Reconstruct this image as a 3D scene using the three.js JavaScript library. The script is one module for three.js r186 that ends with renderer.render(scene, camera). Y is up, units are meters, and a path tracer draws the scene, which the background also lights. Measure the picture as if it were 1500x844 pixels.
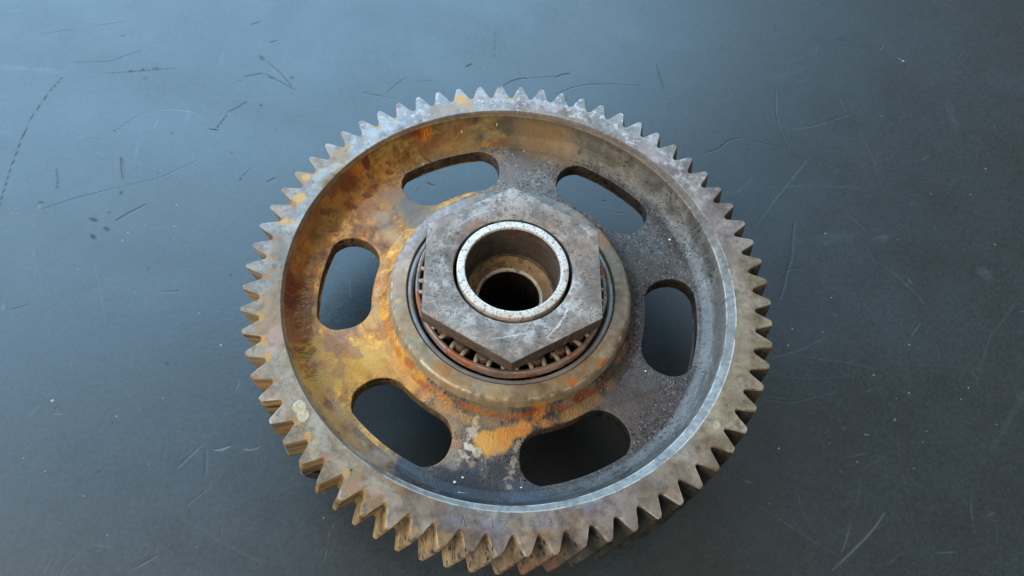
import * as THREE from 'three';
import { mergeGeometries, toCreasedNormals } from 'three/addons/utils/BufferGeometryUtils.js';

// ---------------------------------------------------------------- camera, light, exposure
const S = 0.1;                       // gear tip radius in metres; shapes below are written in gear radii
const H = 0.64;                      // height of the gear's upper face above the table, in gear radii
const scene = new THREE.Scene();
const camera = new THREE.PerspectiveCamera(39.53, 1024 / 576, 0.01, 20);
const camRight = new THREE.Vector3(0.990456, 0.067882, -0.119952);
const camUp = new THREE.Vector3(-0.137827, 0.487814, -0.861998);
const camBack = new THREE.Vector3(0, 0.870303, 0.492515);
const camPos = new THREE.Vector3(0.0021, 2.63834 + H, 1.51178).multiplyScalar(S);
camera.matrixAutoUpdate = true;
camera.position.copy(camPos);
camera.quaternion.setFromRotationMatrix(new THREE.Matrix4().makeBasis(camRight, camUp, camBack));
scene.add(camera);

scene.background = new THREE.Color(0.325, 0.315, 0.285);          // the dim room
function areaLight(az, el, dist, w, h, color, intensity) {
  const l = new THREE.RectAreaLight(color, intensity, w, h);
  const a = az * Math.PI / 180, e = el * Math.PI / 180;
  l.position.set(Math.sin(a) * Math.cos(e) * dist, Math.sin(e) * dist + 0.05, -Math.cos(a) * Math.cos(e) * dist);
  l.lookAt(0, 0.05, 0);
  scene.add(l);
  return l;
}
areaLight(-36, 34, 1.8, 3.2, 1.35, new THREE.Color(0.36, 0.675, 1.0), 6.9);   // the wide opening to the daylight, behind and to the left
areaLight(-132, 36, 1.8, 1.5, 1.3, new THREE.Color(1.0, 0.87, 0.73), 5.6);   // warm fill added at the near left, no visible source

const renderer = new THREE.WebGLRenderer({ antialias: true });
renderer.setSize(1024, 576);
renderer.toneMapping = THREE.LinearToneMapping;
renderer.toneMappingExposure = 1.0;
renderer.shadowMap.enabled = true;

// ---------------------------------------------------------------- helpers
const lerp = (a, b, t) => a + (b - a) * t;
const clamp = (x, a = 0, b = 1) => Math.min(b, Math.max(a, x));
const sstep = (a, b, x) => { const t = clamp((x - a) / (b - a)); return t * t * (3 - 2 * t); };
function rng(seed) { let s = seed >>> 0; return () => { s = (s + 0x6D2B79F5) >>> 0; let t = s; t = Math.imul(t ^ (t >>> 15), t | 1); t ^= t + Math.imul(t ^ (t >>> 7), t | 61); return ((t ^ (t >>> 14)) >>> 0) / 4294967296; }; }
const TAB = (() => { const r = rng(7), t = new Float32Array(256 * 256); for (let i = 0; i < t.length; i++) t[i] = r(); return t; })();
function vn(x, y) {                                              // value noise 0..1
  const xi = Math.floor(x), yi = Math.floor(y); let fx = x - xi, fy = y - yi;
  fx = fx * fx * (3 - 2 * fx); fy = fy * fy * (3 - 2 * fy);
  const x0 = xi & 255, x1 = (xi + 1) & 255, y0 = (yi & 255) << 8, y1 = ((yi + 1) & 255) << 8;
  const a = TAB[y0 + x0], b = TAB[y0 + x1], c = TAB[y1 + x0], d = TAB[y1 + x1];
  return a + (b - a) * fx + (c - a + (a - b - c + d) * fx) * fy;
}
function fbm(x, y, oct = 4) { let s = 0, a = 0.5, n = 0; for (let i = 0; i < oct; i++) { s += a * vn(x, y); n += a; a *= 0.5; const t = x * 2.03 + 17.3; y = y * 2.03 + 9.1; x = t; } return s / n; }
function dots(x, y, big = 0.42, few = 0.0) {                          // round pits of uneven size, 0..1
  const xi = Math.floor(x), yi = Math.floor(y); let best = 0;
  for (let j = yi - 1; j <= yi + 1; j++) for (let i = xi - 1; i <= xi + 1; i++) {
    const q = TAB[((j * 37 + i * 101) & 255) * 256 + ((i * 59 + j * 13) & 255)]; if (q < few) continue;
    const u = TAB[((j & 255) << 8) + (i & 255)], v = TAB[((i & 255) << 8) + ((j + 77) & 255)], rad = big * (0.25 + 0.75 * Math.pow((q - few) / (1 - few), 2));
    const d = Math.hypot(x - i - u, y - j - v) / rad; if (d < 1) best = Math.max(best, 1 - d * d);
  }
  return Math.min(1, best * 1.8);
}
const hex = (h) => [(h >> 16 & 255) / 255, (h >> 8 & 255) / 255, (h & 255) / 255];

// a pixel of the 1500 x 844 photograph -> the point (in gear radii, x right, y away) on the level z (gear face = 0)
function at(px, py, z) {
  const f = 1174.7, u = (px - 750) / f, v = -(py - 422) / f;
  const dx = camRight.x * u + camUp.x * v - camBack.x, dy = camRight.y * u + camUp.y * v - camBack.y, dz = camRight.z * u + camUp.z * v - camBack.z;
  const t = (z + H - camPos.y / S) / dy;
  return [camPos.x / S + dx * t, -(camPos.z / S + dz * t)];
}

// a painted square of surface: colour (sRGB), height in 0..1 and roughness, in the surface's own x, y
class Paint {
  constructor(nx, ny, x0, y0, w, h) {
    Object.assign(this, { nx, ny, x0, y0, w, h, c: new Float32Array(nx * ny * 3), z: new Float32Array(nx * ny).fill(0.5), r: new Float32Array(nx * ny).fill(0.5) });
  }
  fill(fn) {
    for (let j = 0; j < this.ny; j++) for (let i = 0; i < this.nx; i++) fn(this.x0 + (i + 0.5) / this.nx * this.w, this.y0 + (j + 0.5) / this.ny * this.h, j * this.nx + i);
  }
  box(xa, xb, ya, yb, fn) {
    const i0 = Math.max(0, Math.floor((xa - this.x0) / this.w * this.nx)), i1 = Math.min(this.nx - 1, Math.ceil((xb - this.x0) / this.w * this.nx));
    const j0 = Math.max(0, Math.floor((ya - this.y0) / this.h * this.ny)), j1 = Math.min(this.ny - 1, Math.ceil((yb - this.y0) / this.h * this.ny));
    for (let j = j0; j <= j1; j++) for (let i = i0; i <= i1; i++) fn(this.x0 + (i + 0.5) / this.nx * this.w, this.y0 + (j + 0.5) / this.ny * this.h, j * this.nx + i);
  }
  mix(k, col, a) { const c = this.c; k *= 3; c[k] += (col[0] - c[k]) * a; c[k + 1] += (col[1] - c[k + 1]) * a; c[k + 2] += (col[2] - c[k + 2]) * a; }
  // an uneven patch of colour
  patch(x, y, rx, ry, turn, col, strength, ragged = 0.8, soft = 0.6, freq = 14, test = null, bump = 0, rough = 0) {
    const m = Math.max(rx, ry) * (1.1 + ragged * 0.5), cs = Math.cos(turn), sn = Math.sin(turn);
    this.box(x - m, x + m, y - m, y + m, (X, Y, k) => {
      if (test && !test(X, Y)) return;
      const dx = X - x, dy = Y - y, u = (dx * cs + dy * sn) / rx, v = (-dx * sn + dy * cs) / ry;
      let d = Math.sqrt(u * u + v * v);
      if (d > 1.8) return;
      d += (fbm(X * freq + 31, Y * freq + 5, 5) - 0.5) * 2 * ragged;
      const a = strength * sstep(1, 1 - soft, d);
      if (a > 0) { if (rough) this.r[k] = lerp(this.r[k], rough, a); this.mix(k, col, a); this.z[k] += bump * a * (vn(X * 160, Y * 160) - 0.3); }
    });
  }
  // a line with width, colour and depth
  stroke(pts, wid, col, a, depth = 0, broken = 0, seed = 0, rough = 0) {
    const P = pts;
    let xa = 1e9, xb = -1e9, ya = 1e9, yb = -1e9;
    for (const [x, y] of P) { xa = Math.min(xa, x); xb = Math.max(xb, x); ya = Math.min(ya, y); yb = Math.max(yb, y); }
    const total = P.slice(1).reduce((s, p, i) => s + Math.hypot(p[0] - P[i][0], p[1] - P[i][1]), 0);
    for (let s = 0, run = 0; s < P.length - 1; s++) {
      const [ax, ay] = P[s], [bx, by] = P[s + 1], L = Math.hypot(bx - ax, by - ay) || 1e-6, g = wid * 2.5;
      this.box(Math.min(ax, bx) - g, Math.max(ax, bx) + g, Math.min(ay, by) - g, Math.max(ay, by) + g, (X, Y, k) => {
        let t = ((X - ax) * (bx - ax) + (Y - ay) * (by - ay)) / (L * L);
        if ((t < 0 && s > 0) || t < -0.1 || t >= 1.1 || (t >= 1 && s < P.length - 2)) return;
        t = clamp(t);
        const wob = (vn((run + t * L) * 70 + seed, seed * 3.1) - 0.5) * wid * 0.9;
        const side = ((X - ax) * (by - ay) - (Y - ay) * (bx - ax)) / L + wob;
        const over = Math.hypot(X - lerp(ax, bx, t), Y - lerp(ay, by, t));
        const d = Math.max(Math.abs(side), over - Math.abs(wob) * 1.2);
        const ends = Math.pow(Math.max(0.0001, Math.sin(Math.PI * clamp((run + t * L) / total, 0.02, 0.98))), 0.45);
        const gap = broken ? sstep(broken - 0.15, broken + 0.15, vn((run + t * L) * 45 + seed * 7, seed)) : 1;
        const f = sstep(wid * (0.5 + 0.5 * ends), wid * 0.25, d) * gap;
        if (f <= 0) return;
        this.mix(k, col, a * f * (0.5 + 0.5 * ends));
        this.z[k] -= depth * f; if (rough) this.r[k] = lerp(this.r[k], rough, a * f);
      });
      run += L;
    }
  }
  maps(metal) {
    const n = this.nx * this.ny, c = new Uint8Array(n * 4), b = new Uint8Array(n * 4);
    for (let k = 0; k < n; k++) {
      for (let q = 0; q < 3; q++) c[k * 4 + q] = clamp(this.c[k * 3 + q]) * 255;
      c[k * 4 + 3] = 255;
      const z = clamp(this.z[k]) * 255; b[k * 4] = b[k * 4 + 1] = b[k * 4 + 2] = z; b[k * 4 + 3] = 255;
    }
    const hx = this.nx >> 1, hy = this.ny >> 1, o = new Uint8Array(hx * hy * 4);
    for (let j = 0; j < hy; j++) for (let i = 0; i < hx; i++) {
      const k = j * 2 * this.nx + i * 2, q = (j * hx + i) * 4;
      const R = this.c[k * 3], G = this.c[k * 3 + 1], B = this.c[k * 3 + 2];
      o[q] = 255; o[q + 1] = clamp(this.r[k]) * 255; o[q + 2] = clamp(metal(R, G, B)) * 255; o[q + 3] = 255;
    }
    const tex = (d, w, h, srgb, wrap) => {
      const t = new THREE.DataTexture(d, w, h, THREE.RGBAFormat);
      t.magFilter = THREE.LinearFilter; t.minFilter = THREE.LinearFilter; t.wrapS = t.wrapT = wrap;
      if (srgb) t.colorSpace = THREE.SRGBColorSpace;
      t.needsUpdate = true; return t;
    };
    const wr = this.wrap ?? THREE.RepeatWrapping;
    return { map: tex(c, this.nx, this.ny, true, wr), bumpMap: tex(b, this.nx, this.ny, false, wr), orm: tex(o, hx, hy, false, wr) };
  }
}
function standard(maps, bumpScale, extra = {}) {
  return new THREE.MeshPhysicalMaterial({ map: maps.map, bumpMap: maps.bumpMap, bumpScale, roughnessMap: maps.orm, metalnessMap: maps.orm, roughness: 1, metalness: 1, ...extra });
}

// ---------------------------------------------------------------- the table
const TX = -0.36, TY = -0.22, TW = 0.72, TH = 0.60;              // painted area in metres: x, y (away from the camera)
function tableMaterial() {
  const p = new Paint(2048, 1707, TX, TY, TW, TH);
  p.wrap = THREE.MirroredRepeatWrapping;
  p.fill((x, y, k) => {
    const big = fbm(x * 9 + 3, y * 9 + 8, 4), mid = fbm(x * 60, y * 60, 3), fine = vn(x * 1900, y * 1900), fine2 = vn(x * 800, y * 800);
    const streak = fbm(x * 5 + y * 30, y * 8 - x * 3, 3);
    const v = 0.125 + (big - 0.5) * 0.04 + (mid - 0.5) * 0.025 + (fine - 0.5) * 0.05 + (fine2 - 0.5) * 0.035;
    p.c[k * 3] = v * 0.92; p.c[k * 3 + 1] = v * 1.20; p.c[k * 3 + 2] = v * 1.27;
    p.z[k] = 0.6 + (fine - 0.5) * 0.018 + (fine2 - 0.5) * 0.014 + (mid - 0.5) * 0.03;
    p.r[k] = 0.45 + (big - 0.5) * 0.10 + (mid - 0.5) * 0.07 + (streak - 0.5) * 0.10 + (fine - 0.5) * 0.08;
  });
  const T = (px, py) => { const q = at(px, py, -H); return [q[0] * S, q[1] * S]; };
  const poly = (a) => { const o = []; for (let i = 0; i < a.length; i += 2) o.push(T(a[i], a[i + 1])); return o; };
  const DK = hex(0x0c0d0f), LT = hex(0xb9c2c8), mm = 0.001;
  let sd = 1;
  const dark = (a, w = 0.35, s = 0.8, br = 0) => p.stroke(poly(a), w * 0.8 * mm, DK, s * 0.85, 0.10, br, sd++, 1);
  const light = (a, w = 0.3, s = 0.35, br = 0) => p.stroke(poly(a), w * 0.75 * mm, LT, s * 0.55, -0.02, br, sd++, 0.7);
  const gouge = (a, w = 0.5, s = 0.8) => { dark(a, w, s); light(a.map((v, i) => v + (i % 2 ? 2.2 : 1.6)), w * 0.6, 0.55); };
  // soft smears first
  for (const [x, y, rx, ry, t, s] of [[199, 225, 1.4, 12, 0.1, 0.10], [274, 175, 1.3, 14, 0.2, 0.10], [1444, 399, 6, 5, 0, 0.14], [1395, 170, 3, 22, 0.1, 0.06], [1225, 350, 16, 5, 0.4, 0.06], [1290, 350, 10, 3, 0.6, 0.07], [420, 100, 30, 9, 0.2, 0.05], [150, 60, 40, 14, 0.2, 0.06], [960, 60, 30, 10, 0, 0.05], [1150, 110, 16, 5, 0.5, 0.06], [620, 60, 40, 12, 0, 0.05], [230, 420, 40, 12, 0.3, 0.05], [30, 100, 40, 3, 0.08, 0.10], [325, 83, 1.5, 8, 0.2, 0.1], [1475, 620, 3, 24, -0.6, 0.09]]) {
    const q = T(x, y); p.patch(q[0], q[1], rx * mm, ry * mm, t, LT, s, 0.7, 0.9, 120);
  }
  for (const [x, y, rx, ry, t, s] of [[1236, 58, 5.5, 3.6, 0.3, 0.55], [1254, 55, 2, 2, 0, 0.3], [1465, 299, 8, 3, 0, 0.5], [1178, 94, 8, 1.6, 0.1, 0.3], [1297, 240, 2.2, 1.8, 0, 0.95], [1227, 256, 3, 2, 0.5, 0.5], [150, 700, 3.4, 2.2, 0.5, 0.4], [142, 692, 4.2, 1.5, 0.6, 0.9], [387, 139, 1.6, 1.4, 0, 0.9], [167, 192, 2.0, 1, -0.5, 0.8], [250, 195, 2.2, 1.2, 0.2, 0.75], [178, 53, 3, 1.6, 0.2, 0.6], [60, 297, 2, 1, 0, 0.7], [137, 323, 3.0, 1.1, -0.2, 0.9], [135, 347, 3.2, 1.2, -0.5, 0.95], [155, 336, 2.4, 1.0, -0.5, 0.8], [160, 312, 2.4, 1.3, 0.1, 0.85], [176, 283, 1.2, 1.6, 0, 0.8], [191, 105, 2.2, 1.6, 0, 0.6], [208, 103, 1.8, 1.8, 0, 0.7], [228, 101, 2.2, 1.5, 0, 0.5], [212, 115, 2, 1.4, 0, 0.4], [383, 86, 2.6, 1.6, -0.6, 0.6], [427, 114, 1.6, 1, 0, 0.8], [313, 648, 3.5, 1.8, 0.3, 0.6], [455, 694, 6, 2, 0.2, 0.7], [309, 717, 4, 2.6, 0.2, 0.25], [243, 533, 1.6, 0.8, -0.3, 0.9], [217, 394, 1.4, 0.6, 0, 0.7], [337, 404, 1.2, 0.8, 0.5, 0.7], [255, 348, 1, 0.8, 0, 0.8], [321, 309, 1.2, 1, 0, 0.6], [164, 619, 1, 0.8, 0.5, 0.8], [94, 640, 1, 1, 0, 0.8], [268, 629, 0.9, 0.9, 0, 0.8], [341, 593, 0.9, 0.8, 0, 0.7], [1309, 619, 1, 1, 0, 0.95], [1434, 545, 2.2, 1.2, 0.6, 0.6], [1158, 525, 1.4, 0.9, 0.3, 0.8], [1229, 114, 1, 0.8, 0, 0.8], [1146, 153, 0.9, 0.8, 0, 0.7], [1183, 149, 2, 0.9, 0, 0.5], [1163, 238, 2, 2, 0, 0.45], [1099, 220, 1.6, 4, 0.2, 0.45], [1332, 765, 2, 0.8, 0, 0.4], [1451, 756, 4, 2.8, 0, 0.4], [1449, 808, 4, 3, 0, 0.3], [1262, 770, 4, 2, 0.5, 0.4], [381, 155, 0.8, 0.8, 0, 0.8], [403, 190, 0.8, 0.8, 0, 0.7], [338, 225, 1, 1, 0, 0.5], [202, 78, 0.9, 0.9, 0, 0.7], [911, 70, 0.9, 0.9, 0, 0.9], [573, 82, 0.7, 0.7, 0, 0.8], [941, 12, 2.5, 1, 0, 0.5], [982, 151, 0.8, 0.8, 0, 0.7], [624, 4, 1, 0.6, 0, 0.6]]) {
    const q = T(x, y); p.patch(q[0], q[1], rx * mm * 0.75, ry * mm * 0.75, t, DK, s * 0.7, 0.9, 0.6, 300, null, 0, 0.9);
  }
  dark([91, 113, 71, 135, 46, 171, 30, 206, 14, 249, 0, 295, -12, 340], 0.4, 0.75, 0.2);
  dark([315, 190, 322, 181, 331, 170], 0.45, 0.8); dark([331, 166, 345, 159, 362, 149], 0.45, 0.85); dark([306, 190, 321, 191], 0.5, 0.8);
  dark([339, 124, 355, 117], 0.35, 0.6); dark([359, 113, 371, 110, 384, 108], 0.5, 0.85); dark([386, 108, 410, 120, 432, 133], 0.45, 0.6); dark([380, 82, 410, 108, 427, 128], 0.55, 0.55, 0.35); dark([392, 113, 400, 117], 0.5, 0.6);
  dark([350, 264, 354, 262], 0.6, 0.9); dark([352, 262, 368, 246], 0.35, 0.5); dark([390, 267, 402, 261], 0.7, 0.85); dark([395, 62, 404, 60], 0.6, 0.8); dark([368, 36, 379, 32], 0.6, 0.6); dark([362, 38, 357, 52], 0.3, 0.4);
  dark([82, 249, 84, 265, 82, 277], 0.5, 0.6); dark([170, 191, 195, 173, 214, 165], 0.3, 0.4, 0.4); dark([60, 307, 105, 292, 153, 280], 0.4, 0.5); dark([153, 280, 230, 262, 290, 235], 0.3, 0.25);
  dark([150, 108, 200, 105, 260, 100, 292, 95], 0.4, 0.45, 0.45); dark([60, 50, 130, 40, 180, 32], 0.6, 0.2, 0.4); dark([110, 92, 160, 90, 205, 74], 0.8, 0.15);
  light([103, 197, 125, 202, 153, 207], 0.35, 0.6); light([118, 203, 140, 206], 0.3, 0.4); light([103, 217, 140, 224, 178, 231, 249, 254, 320, 277, 387, 300], 0.35, 0.45); light([227, 162, 256, 161, 286, 165], 0.45, 0.8); light([212, 167, 224, 167], 0.4, 0.5); light([302, 156, 296, 171, 290, 185], 0.3, 0.35);
  light([232, 175, 226, 188], 0.5, 0.5); light([210, 202, 236, 190], 0.3, 0.35, 0.4); light([170, 191, 216, 178], 0.3, 0.35, 0.4); light([258, 206, 272, 212], 0.5, 0.5); light([0, 18, 20, 15, 36, 14], 0.9, 0.35); light([250, 137, 320, 143, 400, 148, 500, 153], 0.6, 0.16); light([476, 110, 500, 112], 0.5, 0.4);
  light([0, 112, 20, 102, 60, 100, 100, 105, 150, 111], 1.1, 0.16); light([246, 200, 248, 240], 0.3, 0.3, 0.3); light([283, 210, 284, 290], 0.4, 0.18); light([228, 240, 226, 290], 0.8, 0.1); light([199, 205, 205, 240, 212, 275], 1.6, 0.09);
  gouge([176, 233, 177, 247, 178, 261], 0.9, 0.95); light([179, 236, 181, 262], 0.5, 0.75); light([55, 306, 60, 298], 1.1, 0.6); light([10, 305, 26, 306], 0.3, 0.5); light([14, 312, 28, 312], 0.4, 0.55); light([34, 290, 48, 290], 0.4, 0.4);
  gouge([213, 300, 192, 310, 169, 323], 0.6, 0.8); light([49, 376, 51, 366], 0.7, 0.5); light([52, 395, 51, 402], 0.5, 0.4); light([3, 455, 5, 446], 1.0, 0.5); dark([14, 454, 28, 451, 41, 447], 0.45, 0.5); dark([235, 428, 262, 427], 0.5, 0.3);
  light([350, 555, 349, 566, 345, 573], 0.45, 0.5); light([334, 598, 326, 614], 0.3, 0.35); gouge([295, 651, 278, 667, 261, 684], 0.5, 0.55); gouge([313, 658, 322, 659, 336, 653], 0.9, 0.95); light([314, 660, 326, 658, 336, 654], 0.8, 0.75); light([357, 659, 368, 660, 379, 656], 0.8, 0.6); dark([379, 654, 372, 659], 0.4, 0.6);
  gouge([197, 831, 212, 823, 229, 813], 0.6, 0.9); dark([198, 826, 226, 811], 1.0, 0.4); dark([322, 770, 324, 783], 0.45, 0.6); dark([230, 735, 300, 780, 380, 825], 0.3, 0.2); light([78, 607, 90, 607], 0.35, 0.6); dark([78, 605, 85, 595, 90, 606], 0.35, 0.55); light([135, 799, 165, 802], 0.4, 0.3, 0.3); dark([239, 655, 240, 665], 0.4, 0.6); dark([291, 836, 292, 846], 0.4, 0.5);
  dark([302, 660, 300, 695], 0.8, 0.25); dark([275, 740, 305, 715], 0.4, 0.3); light([490, 765, 486, 775], 0.4, 0.5); light([482, 780, 481, 788], 0.5, 0.5); dark([474, 820, 478, 806], 0.4, 0.4);
  dark([681, 98, 690, 94], 0.7, 0.9); dark([738, 126, 749, 119, 763, 115.5, 775, 115.5], 0.55, 0.9); dark([775, 115, 800, 113, 818, 113], 0.4, 0.4); dark([816, 113, 824, 109.5, 835, 108.5], 0.65, 0.9); dark([814, 139, 837, 129, 862, 124, 900, 123.5, 940, 126], 0.5, 0.4);
  dark([963, 95, 966, 110, 973, 131], 0.7, 0.4); dark([725, 46, 725, 88], 0.35, 0.25); dark([530, 135, 552, 140, 576, 144], 0.5, 0.45); dark([566, 137, 580, 124, 594, 114], 0.5, 0.3); dark([612, 120, 632, 118], 0.4, 0.35); light([505, 70, 520, 60], 0.5, 0.2);
  dark([1037, 223, 1053, 217, 1067, 206, 1077, 203, 1087, 202.5], 0.75, 0.75); dark([1089, 206, 1117, 210, 1142, 214, 1165, 224], 0.65, 0.6); dark([1163, 228, 1176, 235], 0.6, 0.7); light([1085, 204, 1110, 208], 0.4, 0.35); light([1101, 213, 1099, 228], 0.5, 0.3);
  dark([1136, 130, 1137, 165, 1142, 190, 1156, 217], 0.5, 0.35); dark([1259, 162, 1213, 178, 1190, 185], 0.6, 0.55); light([1213, 179.5, 1190, 186, 1150, 192], 0.8, 0.25); dark([1222, 130, 1232, 150, 1238, 162], 0.6, 0.35); light([1186, 233, 1160, 265, 1131, 300], 1.0, 0.25); light([1105, 259, 1090, 275, 1071, 288], 0.7, 0.22);
  p.stroke(poly([1252, 181, 1277, 227, 1295, 284]), 0.7 * mm, hex(0x5a3c32), 0.45, 0, 0.2, 77); light([1106, 277, 1178, 272, 1250, 275, 1295, 284], 0.7, 0.16); dark([1201, 58, 1215, 67, 1230, 77], 0.5, 0.4); light([1198, 68, 1196, 78], 1.2, 0.2); dark([1135, 38, 1137, 47], 0.8, 0.5); light([1140, 53, 1152, 53], 0.4, 0.4); dark([1142, 56, 1152, 57], 0.6, 0.4); dark([1148, 44, 1156, 42], 0.5, 0.5);
  light([1166, 116, 1170, 120, 1180, 118, 1181, 113], 0.4, 0.5); dark([1289, 72, 1293, 66], 0.9, 0.45); light([1290, 74, 1295, 68], 0.4, 0.4); dark([1404, 84, 1410, 76, 1415, 84], 0.7, 0.45); light([1407, 82, 1411, 76], 0.4, 0.4); light([1350, 235, 1362, 227], 0.6, 0.4); light([1456, 183, 1459, 192], 0.7, 0.3); dark([1220, 272, 1237, 272], 0.7, 0.4); light([1222, 254, 1228, 248], 0.5, 0.3);
  light([1146, 280, 1128, 305, 1107, 333], 0.8, 0.22); light([1242, 314, 1256, 326, 1270, 340], 0.7, 0.28, 0.3); light([1285, 348, 1300, 347], 0.9, 0.2); dark([1163, 326, 1160, 380, 1142, 436], 1.4, 0.22); dark([1147, 398, 1160, 394, 1174, 395], 0.8, 0.7); dark([1195, 410, 1222, 420, 1249, 433], 0.4, 0.45); dark([1134, 413, 1146, 417], 0.5, 0.6);
  light([1262, 370, 1306, 397, 1348, 436, 1370, 472], 0.6, 0.25, 0.4); light([1330, 408, 1336, 416], 1.0, 0.4); light([1492, 440, 1451, 493, 1434, 545], 0.5, 0.25); light([1349, 474, 1336, 492], 0.6, 0.4); light([1128, 527, 1178, 511, 1213, 493], 0.8, 0.25); light([1160, 521, 1230, 529, 1295, 543], 0.9, 0.17); dark([1131, 548, 1160, 552, 1195, 553, 1230, 551, 1256, 547], 0.4, 0.8);
  dark([1117, 584, 1135, 586, 1155, 588, 1173, 586, 1192, 581, 1207, 577, 1222, 575], 0.65, 0.98); light([1120, 581.6, 1155, 585.6], 0.4, 0.2); light([1382, 433, 1398, 413, 1408, 395], 0.5, 0.25, 0.3); light([1495, 457, 1502, 457], 0.6, 0.5); light([1265, 443, 1273, 456], 0.5, 0.3); light([1214, 457, 1226, 463], 0.6, 0.3); light([1423, 542, 1432, 556], 0.6, 0.3); dark([1368, 500, 1374, 520], 0.6, 0.3);
  dark([1293, 750, 1280, 770, 1265, 786, 1240, 811, 1218, 834], 1.6, 0.55); light([1296, 752, 1283, 772, 1268, 789, 1243, 814, 1220, 836], 0.8, 0.5); light([1247, 766, 1242, 785, 1233, 809], 0.6, 0.45); light([1114, 743, 1171, 780, 1224, 812], 0.5, 0.28); light([1163, 697, 1213, 702, 1266, 686, 1302, 667], 0.5, 0.22, 0.3); light([1245, 670, 1270, 664], 0.5, 0.35);
  light([1423, 732, 1423, 750, 1426, 771], 0.5, 0.4); light([1167, 715, 1176, 750, 1192, 780], 0.6, 0.2); light([1262, 700, 1254, 745], 0.7, 0.15); light([1092, 704, 1102, 707], 0.8, 0.4); light([1372, 811, 1385, 810, 1400, 809], 0.6, 0.4); light([1320, 812, 1300, 828], 0.5, 0.25); light([1444, 757, 1456, 752], 0.6, 0.45); dark([1440, 760, 1455, 764], 0.9, 0.5); light([1228, 688, 1234, 694], 1.4, 0.2); light([1233, 631, 1240, 626], 1.4, 0.2); light([1280, 570, 1266, 576], 0.6, 0.25); light([1176, 470, 1182, 500], 0.5, 0.12);
  // seen through the openings
  dark([625, 268, 630, 271, 637, 272], 0.8, 0.7); light([608, 280, 611, 274], 0.6, 0.5); dark([609, 282, 613, 275], 0.4, 0.6); light([685, 240, 687, 270], 0.7, 0.3); light([688, 238, 690, 272], 0.4, 0.4); light([512, 409, 513, 438], 0.4, 0.5); dark([883, 295, 888, 296], 0.7, 0.9); dark([905, 313, 912, 312], 0.7, 0.5); light([870, 300, 895, 306, 930, 312], 0.5, 0.25);
  // white specks of grit and dust
  for (const [x, y, r] of [[76, 587, 1.2], [187, 340, 0.9], [323, 505, 0.8], [179, 352, 0.7], [49, 330, 0.5], [113, 394, 0.6], [291, 458, 0.6], [255, 331, 0.7], [258, 300, 0.7], [1323, 89, 1.6], [1318, 86, 0.8], [1292, 170, 0.8], [1290, 198, 0.6], [1444, 247, 0.8], [1364, 284, 0.8], [1422, 285, 0.8], [1209, 342, 0.8], [1315, 351, 0.8], [1458, 358, 0.8], [1161, 482, 0.9], [1155, 506, 0.9], [1181, 472, 0.6], [1332, 505, 0.9], [1268, 637, 1.0], [1272, 637, 0.9], [1311, 615, 1.0], [1332, 576, 0.8], [1358, 632, 0.8], [1256, 677, 0.8], [1408, 585, 0.7], [1339, 686, 0.7], [1127, 738, 0.7], [1141, 657, 0.7], [1218, 436, 0.8], [1205, 487, 0.6], [1332, 575, 0.6], [1280, 550, 0.7], [1419, 568, 0.7], [1352, 648, 0.7], [157, 784, 0.7], [65, 691, 0.6], [34, 671, 0.5], [122, 727, 0.5], [170, 610, 0.6], [204, 600, 0.5], [238, 583, 0.7], [473, 759, 0.6], [1313, 584, 0.6], [1215, 650, 0.6], [1460, 622, 0.6]]) {
    const q = T(x, y); p.patch(q[0], q[1], r * mm * 0.62, r * mm * 0.52, x, hex(0xd8d8d4), 0.65, 0.5, 0.5, 500, null, -0.5);
  }
  const R = rng(11);
  for (let i = 0; i < 900; i++) { const x = TX + R() * TW, y = TY + R() * TH, r = (0.12 + R() * R() * 0.35) * mm; p.patch(x, y, r, r * (0.5 + R()), R() * 3, R() < 0.55 ? DK : LT, 0.2 + R() * 0.5, 0.4, 0.6, 600); }
  for (let i = 0; i < 260; i++) {                                  // hair-fine old scratches
    const x = TX + R() * TW, y = TY + R() * TH, a = R() * 6.28, L = (4 + R() * R() * 60) * mm, b = (R() - 0.5) * 0.5;
    p.stroke([[x, y], [x + Math.cos(a) * L * 0.5, y + Math.sin(a) * L * 0.5], [x + Math.cos(a + b) * L, y + Math.sin(a + b) * L]], (0.15 + R() * 0.2) * mm, R() < 0.6 ? LT : DK, 0.05 + R() * 0.12, 0.02, 0.3, 100 + i);
  }
  const maps = p.maps(() => 0);
  return standard(maps, 0.0008, { ior: 1.72 });
}
{
  const g = new THREE.PlaneGeometry(1.8, 1.4, 1, 1).rotateX(-Math.PI / 2);
  const pos = g.attributes.position, uv = g.attributes.uv;
  const slab = new THREE.BoxGeometry(1.8, 0.03, 1.4).translate(0, -0.0155, 0);
  for (const q of [g, slab]) for (let i = 0; i < q.attributes.position.count; i++) q.attributes.uv.setXY(i, (q.attributes.position.getX(i) - TX) / TW, (-q.attributes.position.getZ(i) - TY) / TH);
  const keep = mergeGeometries([g.toNonIndexed(), slab.toNonIndexed()].map((q, n) => { if (n) q.translate(0, -0.0005, 0); return q; }));
  const table = new THREE.Mesh(keep, tableMaterial());
  table.name = 'table_top'; table.receiveShadow = true; table.castShadow = true;
  table.userData = { kind: 'structure', label: 'scratched dark rubber-like table top under the rusty gear' };
  scene.add(table);
}

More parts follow.
